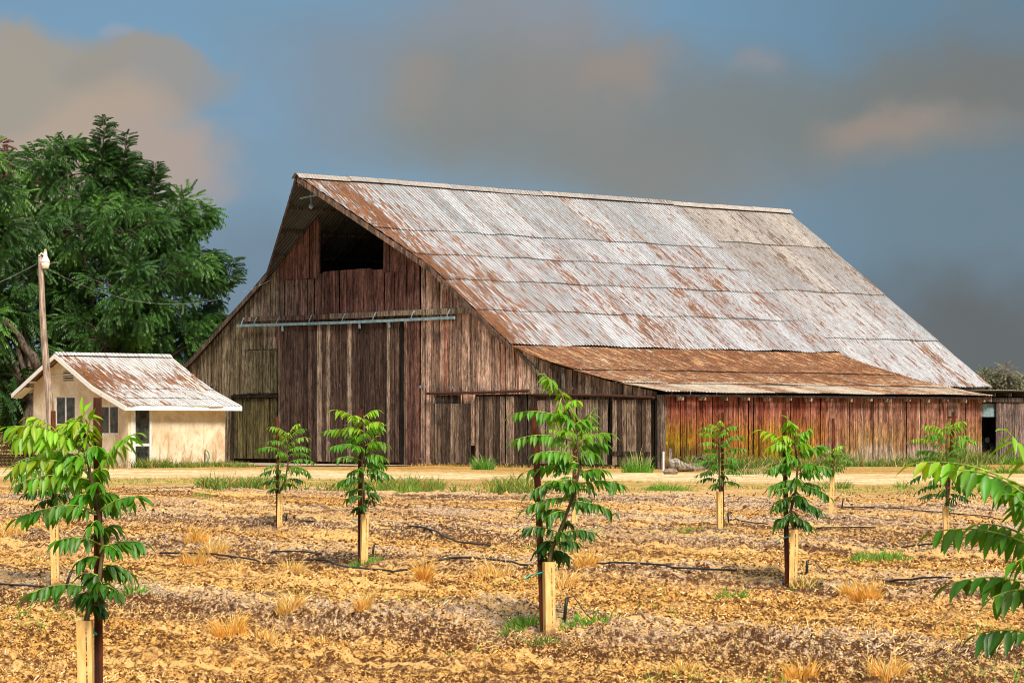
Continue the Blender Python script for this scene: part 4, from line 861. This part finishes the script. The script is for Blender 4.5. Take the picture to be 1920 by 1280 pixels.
T.append(young_tree(524, 922, 982, 803, label='small slim young tree left of the barn door, leaning right of its stake', glabel='tan guard of the small slim tree left of the barn door', slabel='stake at the left of the small slim tree', stake=(519, 781), n=26, hw=46, ll=.13, trunk=[(535, 900), (540, 870), (538, 840), (545, 812)]))
T.append(young_tree(1350, 918, 980, 795, label='narrow young tree near the old log at the barn corner', glabel='tan guard of the narrow tree near the barn corner', slabel='stake of the narrow tree near the barn corner', stake=(1356, 772), n=28, hw=44, ll=.13))
T.append(young_tree(1775, 945, 1003, 795, label='young tree before the right end of the red wall, partly behind near leaves', glabel='tan guard beside the right-hand leaning stake', slabel='leaning stake with a green tie at the right of the field', stake=(1790, 772, 1772), n=34, hw=58, ll=.135))
T.append(young_tree(1077, 940, 992, 800, label='young tree almost hidden behind the central tree', glabel='tan guard seen behind the central tree', slabel='stake seen over the leaves behind the central tree', stake=(1078, 782), n=24, hw=48, ll=.13))
T.append(young_tree(1559, 890, 950, 832, label='short farthest young tree beside a tall bare stake', glabel='farthest tan guard before the red side wall', slabel='tall bare stake farthest back before the red wall', stake=(1563, 784), n=16, hw=28, ll=.12, trunk=[(1562, 870), (1558, 845)]))
T.append(young_tree(104, 945, 1095, 800, label='young tree behind the nearest left tree before the utility pole', glabel='tan guard left of the nearest tree, farther back', slabel='thinner stake left of the nearest stake', stake=(97, 770), n=30, hw=70, ll=.15))
T.append(young_tree(1962, 1290, 1560, 790, label='close blurred tree whose leaves enter from the right edge', glabel='', slabel='', gl=False, y=10.4, ll=.135, extra=0,
    trunk=[(1965, 1200), (1968, 1100), (1965, 1000), (1958, 900), (1955, 820)],
    spec=[(1958,900,1875,808,4),(1960,940,1722,868,7),(1962,960,1795,880,6),(1960,950,1880,905,5),(1965,1000,1900,930,5),(1965,1040,1762,1000,7),(1965,1035,1850,985,5),(1966,1060,1890,1050,4),(1968,1110,1795,1098,7),(1968,1110,1860,1120,5),(1966,1200,1835,1190,5),(1966,1180,2100,1150,6),(1962,1000,2080,960,6),(1966,1100,2090,1080,6),(1958,880,2040,850,5)]))

# ------------------------------------------------------------------ drip hoses, markers, litter
def hose(pts, label, r=.010, lift=.012):
    P = []
    for a, b in zip(pts, pts[1:]):
        for f in np.linspace(0, 1, 7)[:-1]: P.append((a[0]+(b[0]-a[0])*f, a[1]+(b[1]-a[1])*f))
    P.append(pts[-1]); Q = []
    for px, py in P:
        x, y, z = gpt(px, py); Q.append((x, y))
    Q = [Vector((x, y, 0)) for x, y in Q]
    for _ in range(7): Q = [Q[0]]+[(Q[i-1]+Q[i]*2+Q[i+1])/4 for i in range(1, len(Q)-1)]+[Q[-1]]
    zz = np.array([H(q.x, q.y) for q in Q]); zp = np.pad(zz, 4, mode='edge'); zs = np.array([zp[i:i+9].mean()*.6+zp[i:i+9].max()*.4 for i in range(len(Q))])
    for q, z_ in zip(Q, zs): q.z = z_+r+.004
    mb = MB(); mb.tube(Q, r, 6); o = mb.build('drip_hose', BLACK, None, True); tag(o, label, 'hose', 'black drip hoses on the field')
hose([(-10,1095),(30,1096),(75,1102),(110,1112)], 'black drip hose ending behind the nearest left tree')
hose([(300,1045),(400,1042),(440,1048),(490,1058),(520,1057),(610,1050),(632,1066),(655,1078),(700,1083),(745,1086),(800,1072),(850,1056),(925,1054),(1000,1060)], 'longest black drip hose winding past the guard left of centre', .012)
hose([(765,990),(800,993),(825,1005),(845,1018),(880,1022),(920,1020)], 'grey black hose looping over the ridge left of centre', .014)
hose([(508,1033),(560,1034),(603,1037)], 'short straight hose left of the guard with green grass')
hose([(1120,1064),(1200,1068),(1270,1073),(1380,1078)], 'hose running right from behind the central guard')
hose([(1365,970),(1375,974),(1400,980),(1440,985)], 'thin hose curling beside the narrow tree guard')
hose([(1570,952),(1640,951),(1720,957),(1770,963),(1850,968),(1880,975)], 'hose crossing the field before the right end of the red wall')
hose([(1530,993),(1600,992),(1640,989)], 'short hose right of the bushy dark tree')
hose([(1660,1090),(1720,1092),(1785,1095)], 'hose piece lying on the ridge at lower right')
hose([(1690,1023),(1740,1025),(1790,1026)], 'hose piece just above the green clump at right')
hose([(560,983),(590,984)], 'hose scrap beside the small slim tree guard')
def marker(px, top, bot, label, lean=0):
    x, y, z = gpt(px, bot); k = y/F; mb = MB(); h_ = (bot-top)*k
    mb.tube([(0, 0, -.05), (lean*k*.6, 0, h_*.6), (lean*k, 0, h_)], .013, 6); mb.tube([(lean*k, 0, h_), (lean*k+.05, -.01, h_+.01), (lean*k+.14, -.02, h_*.3), (lean*k+.2, -.02, .0)], .004, 4)
    o = mb.build('drip_riser', BLACK, None, True); o.location = (x, y, z); tag(o, label, 'irrigation riser', 'black risers of the drip line')
marker(1057, 1122, 1165, 'black leaning riser right of the central guard', 6); marker(698, 1020, 1045, 'black riser just right of the guard left of centre', 3)
marker(1512, 1055, 1080, 'black riser right of the bushy tree guard', 2); marker(1367, 963, 982, 'black riser right of the narrow tree guard', -3)
marker(1578, 934, 951, 'black riser beside the farthest guard', 3); marker(536, 967, 981, 'black riser right of the small slim tree guard', 2); marker(120, 1060, 1095, 'black riser between the two left guards', 14)

# corner clutter
def wpos(px, py): 
    y = gy(py); return ((px-960)/F*y, y, H((px-960)/F*y, y))
p = wpos(1272, 884); t_ = MB()
t_.tube([(-.32, -.05, .22), (-.1, 0, .24), (.25, .1, .16), (.55, .2, .08)], [.24, .22, .15, .06], 12, jit=.2); o = t_.build('log', LOG, None, True); o.location = p; tag(o, 'grey weathered log stump lying at the barn corner', 'log')
t_ = MB(); t_.lathe([(.05, -.02), (.2, .0), (.24, .1), (.18, .2), (.05, .25)], (0, 0, 0), 9); o = t_.build('rock', STONE, None); o.location = wpos(1257, 889); o.scale = (1.1, 1, .8); tag(o, 'tan rock beside the grey log', 'rock')
t_ = MB(); t_.lathe([(.02, -.0), (.4, .0), (.42, .1), (.25, .24), (.04, .28)], (0, 0, 0), 10); o = t_.build('rock', STONE, None); o.location = wpos(1300, 883); tag(o, 'low flat brown rock right of the grey log', 'rock')
t_ = MB(); a = [(.25*math.cos(k*math.pi/8), 0, .3+.25*math.sin(k*math.pi/8)) for k in range(17)]; t_.tube(a, .08, 8, cap=False); o = t_.build('tyre', BLACK, None, True); x, y, z = wpos(1318, 880); o.location = (x, y+.3, z-.05); o.rotation_euler = (R(-30), 0, .3); tag(o, 'black tyre leaning on the foot of the red wall', 'tyre')
t_ = MB(); t_.tube([(0, 0, -.1), (0, 0, .72)], .035, 8); o = t_.build('post', WHITE, None); o.location = wpos(1244, 885); tag(o, 'short white post at the barn corner', 'post')
t_ = MB(); t_.bar((0, 0, -.1), (-.2, .1, .95), .06, .03, col=(.3, .08, .05)); t_.bar((.1, .0, -.1), (.14, .3, .8), .1, .03, col=(.2, .15, .13)); o = t_.build('loose_boards', WOOD, None); o.location = wpos(1251, 883); tag(o, 'two loose boards leaning on the barn corner', 'boards')
pile = thing('lumber_pile', 'dark heap of old boards and brush left of the small house', 'pile', at(18, 880, 116)[:2]+(0,))
for k in range(10):
    t_ = MB(); z = .1+k*.12; a_ = random.uniform(-.25, .25); cc = lerp((.10, .035, .02), (.16, .10, .07), random.random()); t_.bar((-1.2, a_, z+random.uniform(-.05, .05)), (1.0, -a_, z+random.uniform(-.05, .05)), .16, .07, col=cc); t_.build('board', WOOD, pile)
t_ = MB()
for k in range(60): x0 = random.uniform(-1.1, 1.); t_.tube([(x0, random.uniform(-.3, .1), 0), (x0+random.uniform(-.2, .2), -.2, .5), (x0+random.uniform(-.5, .5), random.uniform(-.5, .3), random.uniform(.6, 1.35))], .012, 3, col=(1, 1, 1))
t_.build('brush', STEM, pile)

# ------------------------------------------------------------------ grasses
def blades(name, P, hgt, lean, wd, colr, material=GRASS, seg=3, outw=None, parent=None):
    """P (n,3); each blade a curved tapering strip"""
    n = len(P); an = rng.random(n)*2*np.pi if outw is None else outw+rng.normal(0, .9, n); dx = np.cos(an); dy = np.sin(an); wa = rng.random(n)*np.pi; wx = np.cos(wa)*wd/2; wy = np.sin(wa)*wd/2
    V = np.zeros((n, (seg+1)*2, 3))
    for k in range(seg+1):
        f = k/seg; out = lean*hgt*f**1.8; z = hgt*f*(1-.35*np.minimum(lean, 1.2)*f)
        tw = (1-f)**.6*1.+.05
        V[:, 2*k, 0] = P[:, 0]+dx*out-wx*tw; V[:, 2*k, 1] = P[:, 1]+dy*out-wy*tw; V[:, 2*k, 2] = P[:, 2]+z
        V[:, 2*k+1, 0] = P[:, 0]+dx*out+wx*tw; V[:, 2*k+1, 1] = P[:, 1]+dy*out+wy*tw; V[:, 2*k+1, 2] = P[:, 2]+z
    Q = np.array([(2*k, 2*k+1, 2*k+3, 2*k+2) for k in range(seg)])[None]+(np.arange(n)*(seg+1)*2)[:, None, None]
    C = np.repeat(colr[:, None, :], (seg+1)*2, 1)
    return mesh_np(name, V.reshape(-1, 3), Q.reshape(-1, 4), material, parent, C.reshape(-1, 3))
def cols(base, n, v=.25, alt=None, p=.3):
    c = np.tile(np.array(base), (n, 1))
    if alt is not None: m = rng.random(n) < p; c[m] = alt
    return c*rng.uniform(1-v, 1+v, (n, 1))*rng.uniform(.92, 1.08, (n, 3))
def clump(px, py, rpx, hpx, n, base, alt, label, name='grass_clump', cat='grass clump', lean=.7, wd=.012, group=None, p=.3):
    x, y, z = gpt(px, py); k = y/F; r = rpx*k; a = rng.random(n)*6.283; rr = r*np.sqrt(rng.random(n))
    PX = rr*np.cos(a); PY_ = rr*np.sin(a)*.7; Zg = height(PX+x, PY_+y)-z-.01
    o = blades(name, np.stack([PX, PY_, Zg], -1), hpx*k*rng.uniform(.2, 1.0, n)*(1-.6*(rr/r)**2)*np.where(rng.random(n) < .05, 1.5, 1), np.full(n, lean)*rng.uniform(.3, 1.4, n), wd, cols(base, n, .3, alt, p), outw=a)
    o.location = (x, y, z); tag(o, label, cat, group); return o
GA = (.12, .32, .03); GB = (.30, .40, .10); DRY = (.74, .46, .13); DRY2 = (.74, .42, .10); PALE = (.86, .68, .36)
clump(905, 880, 22, 44, 260, GA, (.30, .46, .20), 'round green grass tuft against the barn front wall', wd=.03)
c_ = clump(1195, 885, 30, 50, 260, GA, (.2, .34, .08), 'tall seeding grass before the lean-to doors', wd=.028, lean=.6)
clump(1195, 882, 14, 78, 14, (.30, .42, .16), PALE, 'pale seed stalks standing in the tall grass by the lean-to doors', lean=.25, wd=.03)
clump(683, 1062, 34, 26, 260, GA, GB, 'green grass tuft at the foot of the guard left of centre', wd=.011)
clump(990, 1165, 55, 42, 260, GA, GB, 'green grass left of the central guard', wd=.012); clump(1105, 1165, 60, 36, 240, GA, GB, 'green grass right of the central guard', wd=.012)
clump(1010, 1205, 45, 34, 110, (.12, .22, .04), GB, 'sparse green grass in front of the central guard', wd=.01)
clump(1375, 1130, 40, 32, 170, GA, GB, 'green tuft on the bare ridge between the central and right guards', wd=.011)
clump(1650, 1055, 62, 34, 380, GA, (.26, .42, .10), 'wide green clump at the right of the field', wd=.012)
clump(255, 1112, 28, 44, 60, GA, GB, 'green grass blades right of the nearest tree', wd=.016)
clump(1055, 1015, 80, 22, 420, GA, GB, 'low green grass behind the central tree', wd=.012)
clump(1510, 1100, 34, 30, 120, (.12, .22, .05), DRY, 'mixed green and dry tuft at the foot of the bushy tree guard', wd=.011)
clump(1290, 998, 35, 14, 200, GA, DRY, 'low green tuft left below the narrow tree guard', wd=.01)
clump(845, 1220, 16, 34, 36, GA, GB, 'thin green weed at bottom centre', wd=.012); clump(895, 1212, 8, 34, 12, GA, GB, 'single small green sprout right of the thin weed', wd=.012)
clump(1830, 880, 30, 26, 200, GA, GB, 'green grass at the foot of the shed doorway', wd=.03); clump(1890, 886, 30, 30, 200, GA, GB, 'green grass before the shed wall', wd=.03)
clump(1250, 918, 45, 26, 420, GA, GB, 'bright green clump on the track before the barn corner', wd=.02)
clump(1395, 888, 50, 36, 260, (.12, .22, .06), (.5, .45, .25), 'long pale and green grass behind the narrow tree', wd=.025, lean=1.2)
clump(770, 925, 30, 26, 160, GA, GB, 'green weeds right of the full tree', wd=.016); clump(380, 934, 18, 22, 110, GA, GB, 'small green tuft on the pale strip below the house', wd=.014)
clump(378, 908, 16, 22, 120, GA, GB, 'green tuft on the track below the house corner', wd=.018); clump(1570, 915, 30, 34, 200, (.12, .22, .05), GB, 'green weeds round the farthest guard', wd=.016)
clump(1690, 912, 18, 22, 110, GA, GB, 'small green tuft on the pale track right of the farthest tree', wd=.014)
clump(40, 1150, 16, 22, 80, GA, GB, 'small green tuft at the lower left edge', wd=.01); clump(55, 1168, 30, 18, 60, (.16, .26, .06), GB, 'thin green weeds below the left edge tuft', wd=.01)
b_ = clump(220, 1165, 45, 16, 260, DRY, DRY2, 'fallen bundle of orange straw behind the nearest guard', name='straw_bundle', cat='straw', lean=3.2, wd=.012)
# dry tufts one can pick out
for i, (px, py, r, h_, lab) in enumerate([(430,1180,34,46,'largest dry golden tuft on the near left ridge'),(500,1205,28,28,'dry golden tuft below the largest one'),(545,1140,26,44,'dry golden tuft on the crest of the near left ridge'),(795,1095,14,50,'narrow upright dry tuft left of the central tree'),
      (930,1090,40,34,'wide dry tuft left of the central stake'),(1055,1110,26,40,'dry tuft just behind the central guard'),(1100,1062,26,30,'bright dry tuft right behind the central tree'),(605,1205,24,26,'dry golden tuft on the near ridge below the hose'),(400,1040,30,32,'dry tuft at the left of the long hose'),
      (360,1060,26,24,'dry orange tuft where the long hose starts'),(545,1080,26,28,'pale dry tuft under the long hose'),(440,1068,24,22,'low dry tuft on the bank below the long hose'),(1625,1120,30,42,'dry orange tuft at lower right'),(1590,1115,20,30,'small dry tuft beside the lower right one'),
      (1275,1265,34,34,'dry tuft at the bottom edge right of centre'),(1500,1268,36,40,'dry tuft at the bottom edge below the bushy tree'),(1660,1262,40,44,'dry tuft at the bottom right'),(20,1010,30,34,'dry golden tuft at the left edge'),(370,1015,26,26,'pale dry tuft right of the nearest tree'),(1860,1000,24,20,'low dry tuft at the right behind the near leaves'),(680,1145,14,34,'thin dry stalks at the crest below the long hose')]):
    clump(px, py, r*1.0, h_*1.7, 260, DRY, (PALE if i % 3 else DRY2), lab, name='dry_tuft', cat='dry grass', lean=.75, wd=.009, group='dry golden tufts on the field', p=.4)
# uncounted ground cover
def field_pts(n, pyr, pxr, f=None, jit=1.):
    px = rng.uniform(*pxr, n); q = rng.random(n); py = pyr[0]+(pyr[1]-pyr[0])*q; y = F*EYE/(py-HZ); x = (px-960)/F*y; 
    if f is not None: m = f(x, y); x = x[m]; y = y[m]
    return x, y
def stuff(name, x, y, hgt, lean, wd, c, material=GRASS, seg=2):
    o = blades(name, np.stack([x, y, height(x, y)-.005], -1), hgt, lean, wd, c, material, seg); return tag(o, kind='stuff')
px0, px1 = -150, 2070
x, y = field_pts(26000, (925, 1330), (px0, px1), lambda x, y: vn(x*.9, (y+1.12*x)*.9, 50) > .55); n = len(x)
# straw litter lying about
an = rng.random(n)*6.283; L = rng.uniform(.015, .06, n)*np.clip(y/28, .8, 2); z = height(x, y)+.006; wd = .003*np.clip(y/22, 1, 3)
dx = np.cos(an)*L; dy = np.sin(an)*L; nx = -np.sin(an)*wd; ny = np.cos(an)*wd; z2 = height(x+dx, y+dy)+.006+rng.random(n)*.02
V = np.stack([np.stack([x-nx, y-ny, z], -1), np.stack([x+nx, y+ny, z+.004], -1), np.stack([x+dx+nx, y+dy+ny, z2+.004], -1), np.stack([x+dx-nx, y+dy-ny, z2], -1)], 1)
C = np.repeat(cols((.72, .46, .17), n, .3, (.80, .64, .38), .4)[:, None], 4, 1)
o = mesh_np('straw_litter', V.reshape(-1, 3), np.arange(n*4).reshape(-1, 4), STRAW, None, C.reshape(-1, 3)); tag(o, kind='stuff')
# small soil clods
def clods(n, pyr):
    x, y = field_pts(n, pyr, (px0, px1), lambda x, y: vn(x*.8, y*.8, 53) > .28); n = len(x); s = rng.uniform(.006, .019, n)*np.clip(y/26, .8, 2)
    T_ = np.array([(1, 0, 0), (0, 1, 0), (-1, 0, 0), (0, -1, 0), (0, 0, .8), (0, 0, -.8)], float); Fq = np.array([(0, 1, 4), (1, 2, 4), (2, 3, 4), (3, 0, 4), (1, 0, 5), (2, 1, 5), (3, 2, 5), (0, 3, 5)])
    a = rng.random(n)*6.28; ca, sa = np.cos(a), np.sin(a); W = T_[None]*rng.uniform(.5, 1.4, (n, 6, 1))*s[:, None, None]
    V = np.stack([W[..., 0]*ca[:, None]-W[..., 1]*sa[:, None]+x[:, None], W[..., 0]*sa[:, None]+W[..., 1]*ca[:, None]+y[:, None], W[..., 2]+(height(x, y)+s*.25)[:, None]], -1)
    Q = Fq[None]+(np.arange(n)*6)[:, None, None]; cc_ = cols((.16, .06, .018), n, .4, (.66, .38, .12), .55); cc_[rng.random(n) < .06] = (.84, .60, .30); C = np.repeat(cc_[:, None], 6, 1)
    o = mesh_np('soil_clods', V.reshape(-1, 3), Q.reshape(-1, 3), STRAW, None, C.reshape(-1, 3)); tag(o, kind='stuff')
clods(60000, (925, 1330))
x, y = field_pts(15000, (925, 1330), (px0, px1), lambda x, y: (vn(x*.9, y*.9, 51) > .62) & (berm(x, y) > .03)); n = len(x)
stuff('dry_grass', x, y, rng.uniform(.03, .12, n), rng.uniform(.4, 2.5, n), .006, cols(DRY, n, .3, PALE, .35), seg=2)
x, y = field_pts(16000, (935, 1330), (px0, px1), lambda x, y: (vn(x*.8, y*.6, 52)+.25*(vn(x*5, y*4, 58)-.5) > .74)); n = len(x)
stuff('green_weeds', x, y, rng.uniform(.03, .14, n), rng.uniform(.3, 1.2, n), .007, cols(GA, n, .3, GB, .4), seg=2)
def gstrip(x, y):
    wob = 6*(vn(x*.12, y*.08, 31)-.5)+3*(vn(x*.6, y*.3, 32)-.5); yw = y+wob+.35*x; return (yw > 72) & (yw < 88) & (vn(x*.5, y*.35, 34)+.5*vn(x*2, y*.8, 36) > .85)
x, y = field_pts(26000, (893, 930), (px0, px1), gstrip); n = len(x)
stuff('track_grass', x, y, rng.uniform(.03, .13, n), rng.uniform(.3, 1.5, n), .016, cols((.12, .22, .03), n, .4, (.55, .40, .11), .4), seg=2)
x, y = field_pts(11000, (912, 934), (380, 1000), lambda x, y: vn(x*.8, y*.3, 57) > .56); n = len(x)
stuff('strip_weeds', x, y, rng.uniform(.08, .45, n)*(.4+vn(x*.8, y*.3, 57)), rng.uniform(.3, 1.2, n), .022, cols((.10, .21, .035), n, .35, (.5, .32, .10), .25), seg=3)
# weeds along the foot of the walls
def wallweeds(n, t0, t1, hmax, base_, alt, sx=(-.9, -.1)):
    tt = rng.uniform(t0, t1, n); s = rng.uniform(*sx, n); m = vn(tt*1.3, s*0, 60) > .25; tt = tt[m]; s = s[m]
    x = CX+.724*tt-.690*s; y = CY+.690*tt+.724*s; n = len(x); stuff('wall_weeds', x, y, rng.uniform(.06, hmax, n)*(.5+vn(tt*.9, s*0, 61)), rng.uniform(.2, 1.1, n), .03, cols(base_, n, .3, alt, .3), seg=3)
wallweeds(6500, .8, 19, .75, (.13, .24, .045), (.5, .42, .2)); wallweeds(1500, 19.6, 28, .5, GA, GB)
tt = rng.uniform(.1, 5.2, 3500); s = rng.uniform(-1.3, -.05, 3500); x = HX+.724*tt-.690*s; y = HY+.690*tt+.724*s
stuff('house_weeds', x, y, rng.uniform(.05, .32, 3500)*np.where(tt < 1.4, 1.7, 1), rng.uniform(.2, 1.2, 3500), .025, cols((.11, .22, .03), 3500, .3, (.5, .36, .14), .3), seg=3)
s = rng.uniform(0, 10, 1500); tt = rng.uniform(-1.4, -.1, 1500); x = HX+.724*tt-.690*s; y = HY+.690*tt+.724*s
stuff('house_weeds', x, y, rng.uniform(.05, .4, 1500), rng.uniform(.2, 1.2, 1500), .025, cols((.11, .20, .03), 1500, .3, (.5, .36, .14), .35), seg=3)
s = rng.uniform(.3, 13, 1200); tt = rng.uniform(-.7, -.2, 1200); x = CX+.724*tt-.690*s; y = CY+.690*tt+.724*s
stuff('wall_weeds', x, y, rng.uniform(.04, .22, 1200), rng.uniform(.2, 1.5, 1200), .025, cols((.2, .22, .05), 1200, .3, (.55, .36, .16), .6), seg=2)
